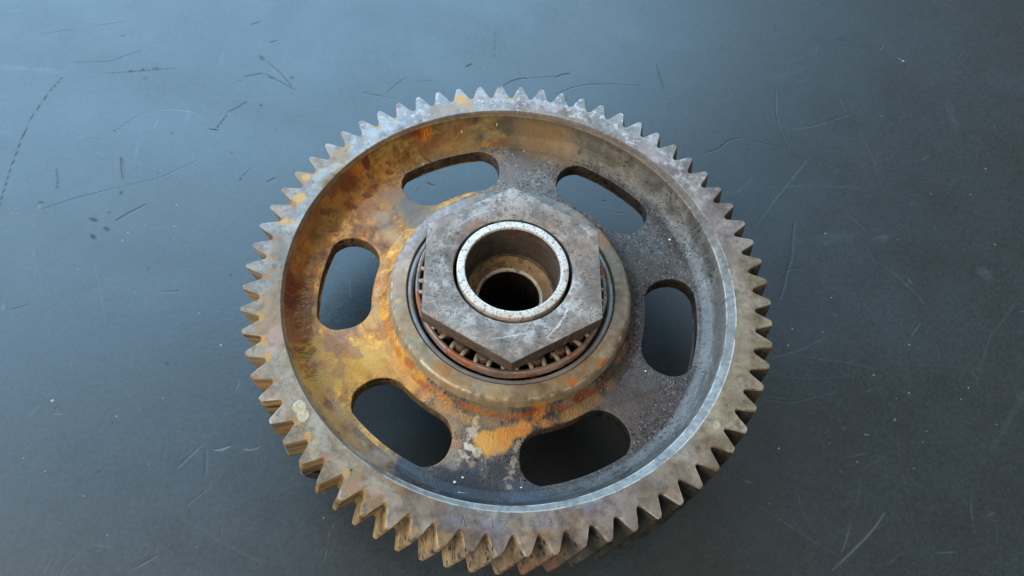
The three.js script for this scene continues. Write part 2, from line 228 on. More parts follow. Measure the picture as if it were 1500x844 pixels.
// ---------------------------------------------------------------- the gear's painted skin
const N = 68, TH0 = 3.2217, PITCH = 2 * Math.PI / N;
const CH = -0.0115;                                              // the bevel round the recess is cut off-centre to the left
const byAngle = (keys) => {
  const k = keys.map(([a, h]) => [a, hex(h)]).sort((p, q) => p[0] - q[0]);
  return (deg) => {
    deg = ((deg % 360) + 360) % 360;
    let i = k.findIndex((q) => q[0] > deg); const b = i < 0 ? k[0] : k[i], a = i < 1 ? k[k.length - 1] : k[i - 1];
    const span = (b[0] - a[0] + 360) % 360 || 360, t = ((deg - a[0] + 360) % 360) / span;
    return [lerp(a[1][0], b[1][0], t), lerp(a[1][1], b[1][1], t), lerp(a[1][2], b[1][2], t)];
  };
};
const rimTone = byAngle([[0, 0x7f7058], [30, 0x80716a], [60, 0x87807a], [90, 0x8e8781], [120, 0x928e8b], [150, 0x928d88], [180, 0x8d8378], [205, 0x8a7c6a], [225, 0x877660], [245, 0x7c6a55], [270, 0x6f6055], [300, 0x74645a], [330, 0x7c6c56]]);
const wallTone = byAngle([[0, 0x625f5c], [30, 0x615f5b], [60, 0x69665c], [90, 0x746a54], [115, 0x7c693f], [140, 0xa87c3c], [165, 0xa66a2e], [185, 0x9e5c2a], [210, 0xb07a42], [232, 0x977a5a], [250, 0x4e4844], [280, 0x45423f], [320, 0x5a5652]]);
const webTone = byAngle([[0, 0x4d4541], [40, 0x544b44], [65, 0x645a51], [90, 0x7a7068], [112, 0x766c5e], [128, 0x8a6c48], [150, 0xb07c3e], [180, 0xba8442], [205, 0xc28e3e], [225, 0xb88c48], [240, 0x94785a], [262, 0x544c48], [285, 0x544a45], [305, 0x4c4440], [335, 0x4d4541]]);
const slotShadeTint = new THREE.Color(0.5, 0.45, 0.42);  // shade inside the slots, put into the colour of their walls
const bossTone = byAngle([[0, 0x85755f], [45, 0x7d6a58], [90, 0x625b55], [135, 0x7c6e68], [180, 0x9a8470], [220, 0x8c8068], [260, 0x877a62], [300, 0x85745c]]);
const sat = (R, G, B) => { const m = Math.max(R, G, B); return m > 0 ? (m - Math.min(R, G, B)) / m : 0; };
const metalOf = (R, G, B) => 0.3 * sstep(0.4, 0.1, sat(R, G, B));
const EXT = 1.03;
const HALF = [[Math.PI / N, 0.9345], [0.0425, 0.9352], [0.038, 0.938], [0.0335, 0.9455], [0.0285, 0.956], [0.0225, 0.970], [0.0165, 0.9835], [0.0120, 0.9935], [0.0095, 0.9975], [0.0068, 0.9998], [0, 1.0006]];   // half a tooth: angle, radius
const halfWidth = (r) => { for (let i = 1; i < HALF.length; i++) if (r < HALF[i][1]) return lerp(HALF[i - 1][0], HALF[i][0], (r - HALF[i - 1][1]) / (HALF[i][1] - HALF[i - 1][1])); return 0; };
function gearSkin() {
  const p = new Paint(2048, 2048, -EXT, -EXT, 2 * EXT, 2 * EXT);
  p.wrap = THREE.ClampToEdgeWrapping;
  p.fill((x, y, k) => {
    const X0 = x, Y0 = y, r = Math.hypot(x, y); if (r > 1.02 || r < 0.38) return;
    const onWall = r > 0.765 && Math.hypot(x - CH, y) < 0.8445;
    if (onWall) { const t = (r - 0.765) / 0.075, q = (r + 0.11 * t * t * t + 0.02 * t) / r; x *= q; y *= q; }   // the grain follows the slope of the wall
    const w1 = fbm(x * 5 + 40, y * 5 + 11, 4) - 0.5, w2 = fbm(x * 17 + 3, y * 17 + 71, 4) - 0.5, w3 = fbm(x * 60 + 9, y * 60 + 1, 3) - 0.5, g = vn(x * 330, y * 330) - 0.5, g2 = vn(x * 170 + 50, y * 170) - 0.5;
    const a = Math.atan2(y, x), deg0 = 0, deg = a * 57.29578 + w1 * 40 + w2 * 18;
    const rc = Math.hypot(X0 - CH, Y0);
    let c, z = 0.55, ro;
    if (r > 0.852 && rc > 0.8445 || r > 0.88) {                               // the ring of teeth
      c = rimTone(deg);
      const t = w2 * 0.34 + w3 * 0.22 + g * 0.08 + w1 * 0.16;
      c = c.map((v, q) => v + t * [1, 1.0, 0.95][q] * 0.8);
      const left = sstep(0.35, -0.5, x + 0.35 * y), stain = sstep(0.02, 0.16, fbm(x * 7 + 21, y * 7 + 66, 6) - 0.5 + w3 * 0.2);
      c = c.map((v, q) => lerp(v, [0.55, 0.40, 0.22][q], stain * left * 0.55));
      const purple = sstep(0.06, 0.2, w1 + w3 * 0.4);
      c = [lerp(c[0], c[0] * 0.88, purple), lerp(c[1], c[1] * 0.83, purple), lerp(c[2], c[2] * 0.80, purple)];
      const lightsp = sstep(0.12, 0.25, w3 + g * 0.2) * sstep(0.35, 0.9, y) ;   // pale worn patches at the far side
      c = c.map((v, q) => lerp(v, [0.76, 0.75, 0.76][q], lightsp * 0.8));
      const o2 = ((a - TH0) / PITCH % 1 + 1.5) % 1 - 0.5, hw = halfWidth(r) / PITCH, worn = r > 0.94 ? Math.max(sstep(0.09, 0.02, Math.abs(Math.abs(o2) - hw)), sstep(0.990, 0.997, r)) : 0;
      c = c.map((v, q) => lerp(v, [0.72, 0.70, 0.67][q], worn * 0.62 * sstep(-0.12, 0.12, w2 + w1)));
      const darksp = sstep(0.08, 0.3, fbm(x * 48 + 5, y * 48 + 33, 4) - 0.5 + w2 * 0.3);
      c = c.map((v) => lerp(v, v * 0.74, darksp * 0.6));
      z += w3 * 0.06 + g * 0.04 - darksp * 0.02;
      ro = 0.50 + w2 * 0.2 + w3 * 0.15;
    } else if (r > 0.765) {
      c = wallTone(deg);
      const side = sstep(-0.15, 0.35, x - 0.3 * y);                               // the bare grey casting at the right
      const t = w2 * 0.30 + w3 * 0.24 + g * 0.13;
      c = c.map((v) => v + t * 0.75);
      const wr = sstep(0.12, 0.5, sat(...c)), wy = sstep(0.02, 0.14, fbm(x * 11 + 8, y * 11 + 30, 6) - 0.5 + w3 * 0.3), wd = sstep(0.03, 0.15, fbm(x * 13 + 58, y * 13 + 3, 6) - 0.5 + w3 * 0.3);
      c = c.map((v, q) => lerp(lerp(v, [0.74, 0.50, 0.18][q], wy * wr * 0.5), [0.36, 0.19, 0.09][q], wd * wr * 0.55));
      const pit = dots(x * 78 + w3 * 2, y * 78, 0.4, 0.35) * (0.3 + 0.7 * side);
      c = c.map((v) => v * (1 - 0.55 * pit));
      z += w3 * 0.07 + g2 * 0.06 + g * 0.04 - pit * 0.06;
      ro = 0.55 + w2 * 0.2;
    } else if (r > 0.47) {
      c = webTone(deg);
      const ochre = sstep(0.02, 0.28, sat(...c) - 0.15);
      const t = w2 * 0.34 + w3 * 0.36 + g * 0.30;
      c = c.map((v, q) => v * (1 + t * [1.05, 1.1, 1.1][q]));
      const blot = sstep(0.03, 0.13, fbm(x * 9 + 90, y * 9 + 2, 6) - 0.5 + w3 * 0.25) * ochre;  // purple-brown scale on the ochre
      c = c.map((v, q) => lerp(v, [0.53, 0.37, 0.27][q], blot * 0.6));
      const yel = sstep(0.02, 0.12, fbm(x * 10 + 12, y * 10 + 64, 6) - 0.5 + w3 * 0.3) * ochre;
      c = c.map((v, q) => lerp(v, [0.80, 0.55, 0.20][q], yel * 0.65));
      const rd = sstep(0.06, 0.16, fbm(x * 14 + 33, y * 14 + 4, 6) - 0.5 + g * 0.15) * ochre;
      c = c.map((v, q) => lerp(v, [0.56, 0.30, 0.15][q], rd * 0.4));
      const gr = fbm(x * 42 + 15, y * 42 + 3, 5) - 0.5;
      c = c.map((v, q) => v * (1 + gr * 0.75 * [0.9, 1, 1.1][q] * (0.45 + 0.55 * ochre) + g2 * 0.16));
      const pit = Math.max(dots(x * 82 + w3 * 2, y * 82, 0.4, 0.3), 0.6 * dots(x * 150 + 9, y * 150 + w3 * 3, 0.45, 0.2)) * (1 - ochre * 0.75);
      c = c.map((v) => v * (1 - 0.6 * pit));
      const glint = dots(x * 105 + 40, y * 105 + w3 * 3, 0.45, 0.45) * (1 - ochre);
      c = c.map((v, q) => lerp(v, [0.66, 0.65, 0.65][q], glint * 0.5));
      z += (w3 * 0.12 + g2 * 0.10 + g * 0.08 - pit * 0.10) * (1 - 0.45 * ochre);
      ro = 0.62 + w2 * 0.2;
    } else {
      c = bossTone(deg);
      const t = w2 * 0.45 + w3 * 0.3 + g * 0.08, st = sstep(0.05, 0.22, w1 + w2 * 0.6);
      c = c.map((v, q) => lerp(v + t * 0.6, [0.55, 0.42, 0.27][q], st * 0.55));
      const lip = sstep(0.006, 0.001, Math.abs(r - 0.4545)) * sstep(-0.1, 0.1, w2 + w3);  // highlight along the boss edge, painted as a pale line
      c = c.map((v, q) => lerp(v, [0.72, 0.69, 0.64][q], lip * 0.75));
      z += w3 * 0.08 + g * 0.04; ro = 0.45 + w2 * 0.2;
    }
    p.c[k * 3] = c[0]; p.c[k * 3 + 1] = c[1]; p.c[k * 3 + 2] = c[2]; p.z[k] = z; p.r[k] = ro;
  });
  const put = (px, py, lev, rpx, h, s, o = {}) => {
    const q = at(px, py, lev), k = 1 / 385;
    p.patch(q[0], q[1], rpx * k * (o.long ?? 1), rpx * k, (o.turn ?? 0) * Math.PI / 180, hex(h), s, o.ragged ?? 0.8, o.soft ?? 0.6, o.freq ?? 14, o.test, o.bump ?? 0.08);
  };
  const inRim = (x, y) => Math.hypot(x - CH, y) > 0.846, inWall = (x, y) => { const r = Math.hypot(x, y); return r > 0.755 && Math.hypot(x - CH, y) < 0.838; }, inWeb = (x, y) => { const r = Math.hypot(x, y); return r > 0.465 && Math.hypot(x - CH, y) < 0.838; }, inBoss = (x, y) => Math.hypot(x, y) < 0.462;
  const W = -0.13, WT = { test: inWeb }, B = -0.028;
  // dark and grey areas of the web
  put(600, 305, W, 45, 0x6f665f, 0.9, { ...WT, long: 1.3, turn: 20 }); put(570, 330, W, 24, 0x6f665f, 0.7, WT); put(615, 285, W, 20, 0x6a625e, 0.8, WT);
  put(760, 240, W, 48, 0x736a66, 0.75, { ...WT, long: 1.3 }); put(770, 215, W, 36, 0x5c5144, 0.7, { ...WT, long: 1.8 });
  put(560, 290, W, 40, 0xa27850, 0.6, WT); put(575, 345, W, 26, 0xb39a78, 0.75, { ...WT, ragged: 0.5 }); put(560, 318, W, 22, 0xb09270, 0.6, WT); put(545, 390, W, 30, 0xab7e50, 0.7, { ...WT, long: 0.7 });
  // ochre fields at the left
  put(505, 540, W, 60, 0xbb8a38, 0.75, { ...WT, ragged: 0.9 }); put(580, 540, W, 45, 0xbd8c40, 0.7, WT); put(460, 560, W, 34, 0xb88436, 0.8, WT); put(605, 565, W, 24, 0xc08f42, 0.7, WT); put(455, 520, W, 26, 0xc28a30, 0.7, WT); put(548, 470, W, 22, 0xb08850, 0.6, WT); put(540, 515, W, 30, 0xc39a44, 0.55, WT);
  put(492, 492, W, 18, 0x8a5d44, 0.5, { ...WT, ragged: 1.7, freq: 22, soft: 0.5 }); put(510, 515, W, 14, 0x875a48, 0.5, { ...WT, ragged: 1.7, freq: 22, soft: 0.5 }); put(500, 545, W, 15, 0x8c6044, 0.5, { ...WT, ragged: 1.7, freq: 22, soft: 0.5 }); put(478, 500, W, 13, 0x8f6648, 0.6, { ...WT, ragged: 1.7, freq: 22, soft: 0.5 }); put(520, 480, W, 10, 0x99643c, 0.6, WT); put(440, 500, W, 14, 0x95602c, 0.7, WT); put(470, 535, W, 10, 0xa06a30, 0.6, WT);
  put(445, 610, W, 30, 0xa97a38, 0.7, { ...WT, long: 1.5, turn: -60 }); put(500, 610, W, 20, 0xb07c3a, 0.6, WT); put(520, 650, W, 22, 0xa57444, 0.7, { ...WT, long: 1.6, turn: -45 }); put(555, 670, W, 22, 0x9c7c68, 0.8, { ...WT, long: 1.4, turn: -35 });
  // red-brown wall at the left
  put(424, 440, -0.06, 22, 0x6a2a14, 0.85, { ...WT, long: 2, turn: 85, bump: 0.5 }); put(428, 480, -0.06, 22, 0x7c4420, 0.6, { ...WT, long: 1.6, turn: 85 }); put(470, 320, -0.06, 24, 0x84602a, 0.6, { ...WT, long: 2, turn: 55 }); put(505, 262, -0.03, 15, 0x6e3c14, 0.8, { ...WT, long: 2, turn: 45 }); put(520, 243, -0.03, 12, 0xb66a18, 0.85, { ...WT, bump: 0.6 }); put(535, 232, -0.02, 7, 0x5a2a12, 0.9, WT);
  put(617, 188, -0.02, 11, 0xc46a18, 0.95, { ...WT, long: 2, turn: 18, ragged: 1, bump: 0.7 }); put(605, 192, -0.015, 7, 0x7a2c12, 0.9, { ...WT, long: 2.4, turn: 20 }); put(636, 180, -0.02, 6, 0xb5641c, 0.8, WT); put(662, 174, -0.02, 8, 0xa8641e, 0.8, { ...WT, long: 1.6, turn: 10 }); put(667, 188, -0.05, 4, 0x6a2a18, 0.9, WT); put(657, 208, -0.08, 7, 0xac7828, 0.75, WT); put(642, 198, -0.06, 4, 0x7a4020, 0.7, WT); put(575, 240, -0.1, 9, 0xa06838, 0.6, WT); put(545, 215, -0.05, 12, 0x8a5a24, 0.6, WT);
  put(706, 188, -0.05, 16, 0x4c4a40, 0.7, { ...WT, long: 0.8 }); put(697, 172, -0.02, 8, 0x3c3830, 0.8, WT); put(740, 175, -0.02, 14, 0x4d4a42, 0.6, { ...WT, long: 2.2 }); put(810, 215, -0.1, 40, 0x876c48, 0.6, { ...WT, long: 2, turn: -18 }); put(680, 215, -0.1, 34, 0x8a7048, 0.6, { ...WT, long: 2, turn: 8 }); put(870, 205, -0.05, 34, 0x55524c, 0.55, { ...WT, long: 1.8, turn: -25 }); put(852, 212, -0.06, 7, 0x3f3e3a, 0.7, WT); put(955, 250, -0.05, 24, 0x5a5854, 0.5, { ...WT, long: 1.8, turn: -45 });
  for (const [x, y] of [[676, 198], [727, 192], [768, 215], [751, 220], [806, 231], [757, 236]]) put(x, y, -0.1, 1.6, 0xe4dcc0, 0.9, { ragged: 0.3 });
  // blue-grey bare casting at the right
  put(1050, 470, -0.05, 40, 0x6a6763, 0.5, { ...WT, long: 2.6, turn: 88 }); put(1028, 590, -0.08, 36, 0x66625e, 0.5, { ...WT, long: 2, turn: 55 }); put(960, 680, -0.1, 34, 0x5d5a56, 0.5, { ...WT, long: 2.2, turn: 30 }); put(850, 715, -0.12, 30, 0x54504d, 0.5, { ...WT, long: 2.4, turn: 12 });
  put(930, 560, W, 50, 0x50473f, 0.55, WT); put(900, 600, W, 30, 0x5c5352, 0.55, WT); put(940, 390, W, 36, 0x574e47, 0.5, WT); put(1010, 400, W, 26, 0x6c6862, 0.5, WT);
  // the black oily bottom of the web
  put(680, 712, W, 34, 0x37363a, 0.95, { ...WT, long: 2.2, turn: -14, ragged: 0.5, freq: 24 }); put(725, 690, W, 24, 0x393535, 0.95, { ...WT, long: 1.0, ragged: 0.6 }); put(600, 690, W, 18, 0x45444a, 0.9, { ...WT, long: 1.8, turn: -30, ragged: 0.5 }); put(770, 722, W, 22, 0x474a52, 0.85, { ...WT, long: 2.4, ragged: 0.5 });
  put(715, 615, W, 36, 0x7c7058, 0.75, { ...WT, long: 1.4, ragged: 0.5 }); put(660, 610, W, 26, 0x8c7454, 0.6, WT); put(845, 595, W, 34, 0x77664a, 0.9, { ...WT, long: 1.4, turn: 22, ragged: 0.5 }); put(865, 585, W, 20, 0x77664a, 0.8, { ...WT, ragged: 0.5 });
  put(731, 645, W, 21, 0xc88a3e, 0.95, { ...WT, long: 1.7, ragged: 1.0, freq: 9, soft: 0.35, bump: 0.1 }); put(768, 628, W, 20, 0xc47c36, 0.92, { ...WT, long: 1.6, turn: 30, ragged: 1.0, freq: 9, soft: 0.35, bump: 0.1 }); put(714, 643, W, 16, 0xcb9446, 0.9, { ...WT, long: 1.3, ragged: 1.0, freq: 9, soft: 0.4, bump: 0.1 }); put(750, 636, W, 15, 0xc68438, 0.9, { ...WT, long: 1.4, turn: 20, ragged: 0.9, freq: 9, soft: 0.4, bump: 0.1 }); put(728, 660, W, 10, 0xb98a5c, 0.8, WT); put(790, 605, W, 16, 0xb5702c, 0.8, { ...WT, long: 1.2 }); put(800, 628, W, 10, 0xa8662a, 0.8, { ...WT, long: 1.8, turn: 20 }); put(800, 585, -0.08, 14, 0xa4652e, 0.65, { ...WT, long: 1.8, turn: 15 });
  put(690, 635, W, 8, 0xc4b294, 0.8, { ...WT, long: 3, turn: 78, freq: 60, ragged: 1.3 }); put(688, 654, W, 10, 0xcdbca2, 0.85, { ...WT, freq: 60, ragged: 1.3 }); put(697, 663, W, 9, 0xc2ad8e, 0.75, { ...WT, freq: 60, ragged: 1.3 }); put(676, 668, W, 9, 0xbfa684, 0.75, { ...WT, freq: 60, ragged: 1.3 }); put(671, 652, W, 8, 0x9a6a48, 0.7, { ...WT, long: 2, turn: 60 }); put(692, 680, W, 9, 0x9a7450, 0.7, WT); put(665, 675, W, 18, 0x8e7c64, 0.6, WT);
  put(751, 685, W, 7.5, 0xa99a80, 0.7, { ...WT, long: 3.2, turn: 84, freq: 45, ragged: 1.1 }); put(757, 655, W, 6, 0xb29c78, 0.6, { ...WT, long: 2, turn: 80, freq: 45 }); put(746, 715, W, 7, 0xb0a286, 0.7, { ...WT, freq: 45 });
  put(735, 621, W, 3, 0x2c261e, 0.9, { ...WT, long: 1.6, turn: -50 });
  // rust round the foot of the boss
  for (let d = 195; d <= 345; d += 6) { const a = d * Math.PI / 180, R = rng(d), rr = 0.482 + R() * 0.016, s = 0.35 + 0.5 * R(); p.patch(rr * Math.cos(a), rr * Math.sin(a), 0.030 + 0.03 * R(), 0.007 + 0.006 * R(), a + Math.PI / 2, hex([0xa8601e, 0x8a3e1a, 0xc58234, 0x7a3a1c][Math.floor(R() * 4)]), s * (d > 215 && d < 320 ? 0.95 : 0.5), 1.0, 0.5, 26, null, 0.4); }
  for (let d = 160; d <= 325; d += 11) { const a = d * Math.PI / 180, R = rng(d + 7), rr = 0.505 + R() * 0.02; p.patch(rr * Math.cos(a), rr * Math.sin(a), 0.05, 0.02, a + Math.PI / 2, hex([0xa47440, 0x8c6a48, 0xb08448][Math.floor(R() * 3)]), 0.5, 1.0, 0.6, 20, (x, y) => Math.hypot(x, y) < 0.56, 0.3); }
  // boss face
  put(583, 440, B, 12, 0xb89a58, 0.7, { test: inBoss, long: 0.8 }); put(880, 350, B, 14, 0xa86c40, 0.75, { test: inBoss, long: 1.6, turn: -45 }); put(845, 318, B, 10, 0xa07a58, 0.6, { test: inBoss, long: 2, turn: -35 }); put(838, 560, B, 8, 0xb0682c, 0.75, { test: inBoss, long: 2.2, turn: 22 }); put(882, 530, B, 8, 0xa8602c, 0.7, { test: inBoss, long: 2, turn: 45 }); put(720, 575, B, 10, 0xa89068, 0.5, { test: inBoss, long: 3, turn: -8 }); put(650, 545, B, 10, 0x9c6a34, 0.6, { test: inBoss, long: 2.2, turn: -38 });
  // the ring of teeth
  const RT = { test: inRim };
  put(680, 155, 0, 14, 0xb08a64, 0.75, { ...RT, long: 2.2, turn: 6 }); put(655, 162, 0, 10, 0xa2826a, 0.6, { ...RT, long: 2, turn: 12 }); put(560, 188, 0, 16, 0xb2b4ba, 0.4, { ...RT, ragged: 1.3, freq: 30, long: 2, turn: 28 }); put(480, 250, 0, 14, 0xb2b4b8, 0.45, { ...RT, ragged: 1.3, freq: 30, long: 3, turn: 52 }); put(440, 320, 0, 12, 0xaeb0b2, 0.4, { ...RT, ragged: 1.3, freq: 30, long: 2, turn: 65 }); put(800, 155, 0, 16, 0xb0acae, 0.6, { ...RT, long: 2.4, turn: -12, ragged: 1.1, freq: 40 }); put(730, 145, 0, 14, 0xaaa6a6, 0.6, { ...RT, long: 2, ragged: 1.1, freq: 40 });
  put(950, 220, 0, 18, 0x9c8c86, 0.6, { ...RT, long: 2, turn: -40 }); put(400, 490, 0, 16, 0xa98c80, 0.6, { ...RT, long: 1.6, turn: 85 }); put(395, 515, 0, 12, 0xb09088, 0.55, RT); put(395, 575, 0, 9, 0x8f6a5c, 0.55, RT); put(520, 712, 0, 11, 0x926c5e, 0.6, RT); put(475, 670, 0, 8, 0x9c685c, 0.6, RT); put(548, 722, 0, 8, 0x98665a, 0.55, RT); put(495, 690, 0, 14, 0x9c8870, 0.5, RT);
  put(468, 630, 0, 10, 0xa29a90, 0.5, { ...RT, ragged: 1.3, freq: 30, long: 3, turn: -50 }); put(560, 720, 0, 14, 0xa89c88, 0.45, { ...RT, ragged: 1.3, freq: 30, long: 2, turn: -35 }); put(660, 765, 0, 12, 0x6f6a70, 0.6, { ...RT, long: 1.6 }); put(725, 775, 0, 18, 0x756a70, 0.5, { ...RT, long: 1.8 }); put(800, 765, 0, 16, 0x73676c, 0.5, RT); put(865, 752, 0, 12, 0x6f6468, 0.5, RT); put(620, 740, 0, 16, 0x8b7a66, 0.5, RT); put(1000, 650, 0, 12, 0x7d6f66, 0.5, RT); put(1068, 380, 0, 10, 0x7c726e, 0.5, RT);
  put(1050, 623, 0, 7, 0xb5a890, 0.8, { ...RT, ragged: 0.7, freq: 60 }); put(1049, 623, 0, 3, 0x7a6c58, 0.7, { ...RT, ragged: 0.9, freq: 90 }); put(520, 662, 0, 1.6, 0x38382e, 0.9, RT); put(514, 689, 0, 2, 0x34362c, 0.9, RT);
  // ochre gathered in the roots of the teeth at the left
  for (let k = 0; k < N; k++) {
    const a = TH0 + (k + 0.5) * PITCH, deg = ((a * 57.3) % 360 + 360) % 360, R = rng(k + 40);
    const s = deg > 120 && deg < 250 ? 0.9 : deg > 95 && deg < 290 ? 0.35 : 0;
    const u = R() * 0.5 + 0.5;
    if (s) p.patch(0.929 * Math.cos(a), 0.929 * Math.sin(a), 0.022 * u, 0.026 * u, a, hex(R() < 0.6 ? 0xb58238 : 0x9c5c2a), s * u * 0.9, 1.5, 0.7, 44, null, 0.1);
    if (s > 0.5 && R() < 0.4) p.patch(0.985 * Math.cos(a + PITCH / 2), 0.985 * Math.sin(a + PITCH / 2), 0.014, 0.018, a, hex(0x845c54), 0.6, 0.9, 0.6, 40);
  }
  for (const [px, py, u] of [[447, 262, 1], [437, 290, 1.1], [422, 322, 1.2], [672, 146, 1]]) put(px, py, 0, 11 * u, 0xc89440, 0.85, { ...RT, freq: 30, ragged: 1 });
  // bevel round the recess and its worn bright edges
  p.box(-0.9, 0.9, -0.9, 0.9, (x, y, k) => {
    const rc = Math.hypot(x - CH, y), r = Math.hypot(x, y); if (rc < 0.826 || r > 0.868) return;
    const deg = ((Math.atan2(y, x) * 57.3) % 360 + 360) % 360, n = fbm(x * 22, y * 22, 3) - 0.5, n2 = fbm(x * 90, y * 90, 2) - 0.5;
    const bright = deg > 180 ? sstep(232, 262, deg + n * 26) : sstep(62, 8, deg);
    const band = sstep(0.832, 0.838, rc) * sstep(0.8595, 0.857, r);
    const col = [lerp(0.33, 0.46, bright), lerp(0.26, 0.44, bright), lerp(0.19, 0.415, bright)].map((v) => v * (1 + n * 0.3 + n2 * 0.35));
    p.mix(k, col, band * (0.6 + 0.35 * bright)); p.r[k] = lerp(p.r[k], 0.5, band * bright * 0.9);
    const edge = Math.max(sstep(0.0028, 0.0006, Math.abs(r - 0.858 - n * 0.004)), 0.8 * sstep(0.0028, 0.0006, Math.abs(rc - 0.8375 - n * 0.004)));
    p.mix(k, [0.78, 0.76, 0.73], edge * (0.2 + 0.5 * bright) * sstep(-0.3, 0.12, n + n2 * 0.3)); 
    p.z[k] = lerp(p.z[k], 0.55 + n2 * 0.03, band);
  });
  // wet ochre drawn up the wall in streaks
  for (let i = 0; i < 150; i++) { const R = rng(i + 900), a = (125 + R() * 90) * Math.PI / 180, r0 = 0.765 + R() * 0.06, c = hex([0x5e2e12, 0x8a5018, 0xa87a2a, 0x6c5a28, 0x94692a][Math.floor(R() * 5)]); p.patch(r0 * Math.cos(a), r0 * Math.sin(a), 0.012 + R() * 0.03, 0.005 + R() * 0.012, a + 0.5 + R() * 0.6, c, 0.35 + R() * 0.4, 1.0, 0.6, 40, inWeb, 0.3); }
  // numbers punched into the ring
  const Q = (X, Y) => at(650 + X * 0.1333, 735 + Y * 0.1333, 0);
  const punch = (a, s = 0.6) => { const o = []; for (let i = 0; i < a.length; i += 2) o.push(Q(a[i], a[i + 1])); p.stroke(o, 0.003, hex(0x3a3532), s * 0.62, 0.08, 0, a[0]); };
  punch([198, 135, 180, 232], 0.95); punch([182, 232, 222, 150], 0.8); punch([212, 150, 240, 285], 0.95); punch([240, 200, 252, 150], 0.7); punch([345, 190, 350, 215], 0.9); punch([330, 190, 322, 220, 345, 228], 0.4); punch([530, 150, 532, 280], 0.7); punch([105, 140, 108, 180], 0.4);
  punch([650, 205, 690, 205, 665, 250], 0.35); punch([875, 205, 845, 235, 845, 270, 872, 272, 870, 245, 848, 245], 0.5); punch([945, 205, 940, 255, 965, 260, 975, 210, 948, 203], 0.5); punch([1035, 215, 1085, 222], 0.55); punch([1062, 195, 1045, 275], 0.55);
  punch([1140, 195, 1165, 180, 1188, 205, 1160, 222, 1145, 250], 0.7); punch([1160, 222, 1188, 232, 1180, 255, 1148, 255], 0.55); punch([1252, 180, 1262, 250, 1300, 245, 1295, 180, 1255, 178], 0.65); punch([1258, 214, 1298, 212], 0.5);
  return p.maps(metalOf);
}
const skin = gearSkin();
const gearMat = standard(skin, 0.0007);

// flanks of the teeth and other upright faces: u round the gear, v up
function flankSkin() {
  const p = new Paint(2048, 256, 0, 0, 1, 1);
  const tone = byAngle([[0, 0x3e392f], [40, 0x55504a], [90, 0x6e665a], [130, 0x857558], [170, 0x85755a], [200, 0x87765a], [225, 0x93805a], [250, 0x958260], [268, 0x948670], [280, 0x80735e], [290, 0x4a4a46], [302, 0x30322f], [330, 0x2c2822]]);  // browns with painted light: paler left and near, dark at the right
  p.fill((u, v, k) => {
    const x = u * 63, y = v * 4, w1 = fbm(x * 0.8, y * 0.6 + 4, 3) - 0.5, w2 = fbm(x * 3.1 + 5, y * 1.6, 4) - 0.5, w3 = fbm(x * 9, y * 9, 3) - 0.5;
    let c = tone(u * 360 + w1 * 20).map((q) => q * (1 + w2 * 0.7 + w3 * 0.4));
    const deg = u * 360, oc = (deg > 110 && deg < 262 ? 1 : 0.12) * sstep(0.02, 0.18, w1 + w2 * 0.5);
    c = c.map((q, i) => lerp(q, [0.70, 0.50, 0.22][i], oc * 0.5));
    const red = sstep(276, 281, deg) * sstep(292, 288, deg) * sstep(0.75, 0.5, v + w2);
    c = c.map((q, i) => lerp(q, [0.46, 0.25, 0.21][i], red * 0.55 * sstep(-0.2, 0.1, w2)));
    const dk = sstep(0.14, 0.24, fbm(x * 5 + 77, y * 5, 3) - 0.5);
    c = c.map((q) => q * (1 - dk * 0.6));
    p.c[k * 3] = c[0]; p.c[k * 3 + 1] = c[1]; p.c[k * 3 + 2] = c[2];
    p.z[k] = 0.5 + w3 * 0.25 + w2 * 0.15; p.r[k] = 0.55 + w2 * 0.2;
  });
  return p.maps(metalOf);
}
const flankMaps = flankSkin(), flankMat = standard(flankMaps, 0.0005), slotMat = standard(flankMaps, 0.0005, { color: slotShadeTint });

// ---------------------------------------------------------------- geometry helpers (gear radii; local y = 0 is the table)
const V = (x, y, z) => new THREE.Vector3(x * S, (z + H) * S, -y * S);   // gear x, y, z -> scene
function soup(tris, crease = 0.5) {                              // tris: flat list of Vector3
  const g = new THREE.BufferGeometry(), a = new Float32Array(tris.length * 3);
  tris.forEach((v, i) => v.toArray(a, i * 3));
  g.setAttribute('position', new THREE.BufferAttribute(a, 3));
  return toCreasedNormals(g, crease);
}
function lathe(prof, seg = 160, crease = 0.5, wob = null) {       // prof: [r, z, offset x?]; going so that the outside is on the right hand
  const out = [], P = (i, j) => { const a = (j % seg) / seg * 2 * Math.PI, [r, z, o = 0] = prof[i]; const w = wob ? wob(i, a) : [0, 0]; return V(o + (r + w[0]) * Math.cos(a), (r + w[0]) * Math.sin(a), z + w[1]); };
  for (let i = 0; i < prof.length - 1; i++) for (let j = 0; j < seg; j++) {
    const a = P(i, j), b = P(i, j + 1), c = P(i + 1, j + 1), d = P(i + 1, j);
    if (prof[i][0] > 1e-6) out.push(a, d, b); if (prof[i + 1][0] > 1e-6) out.push(b, d, c);
  }
  return soup(out, crease);
}
function uvGear(g) {
  const p = g.attributes.position, uv = new Float32Array(p.count * 2);
  for (let i = 0; i < p.count; i++) { uv[i * 2] = (p.getX(i) / S + EXT) / (2 * EXT); uv[i * 2 + 1] = (-p.getZ(i) / S + EXT) / (2 * EXT); }
  g.setAttribute('uv', new THREE.BufferAttribute(uv, 2)); return g;
}
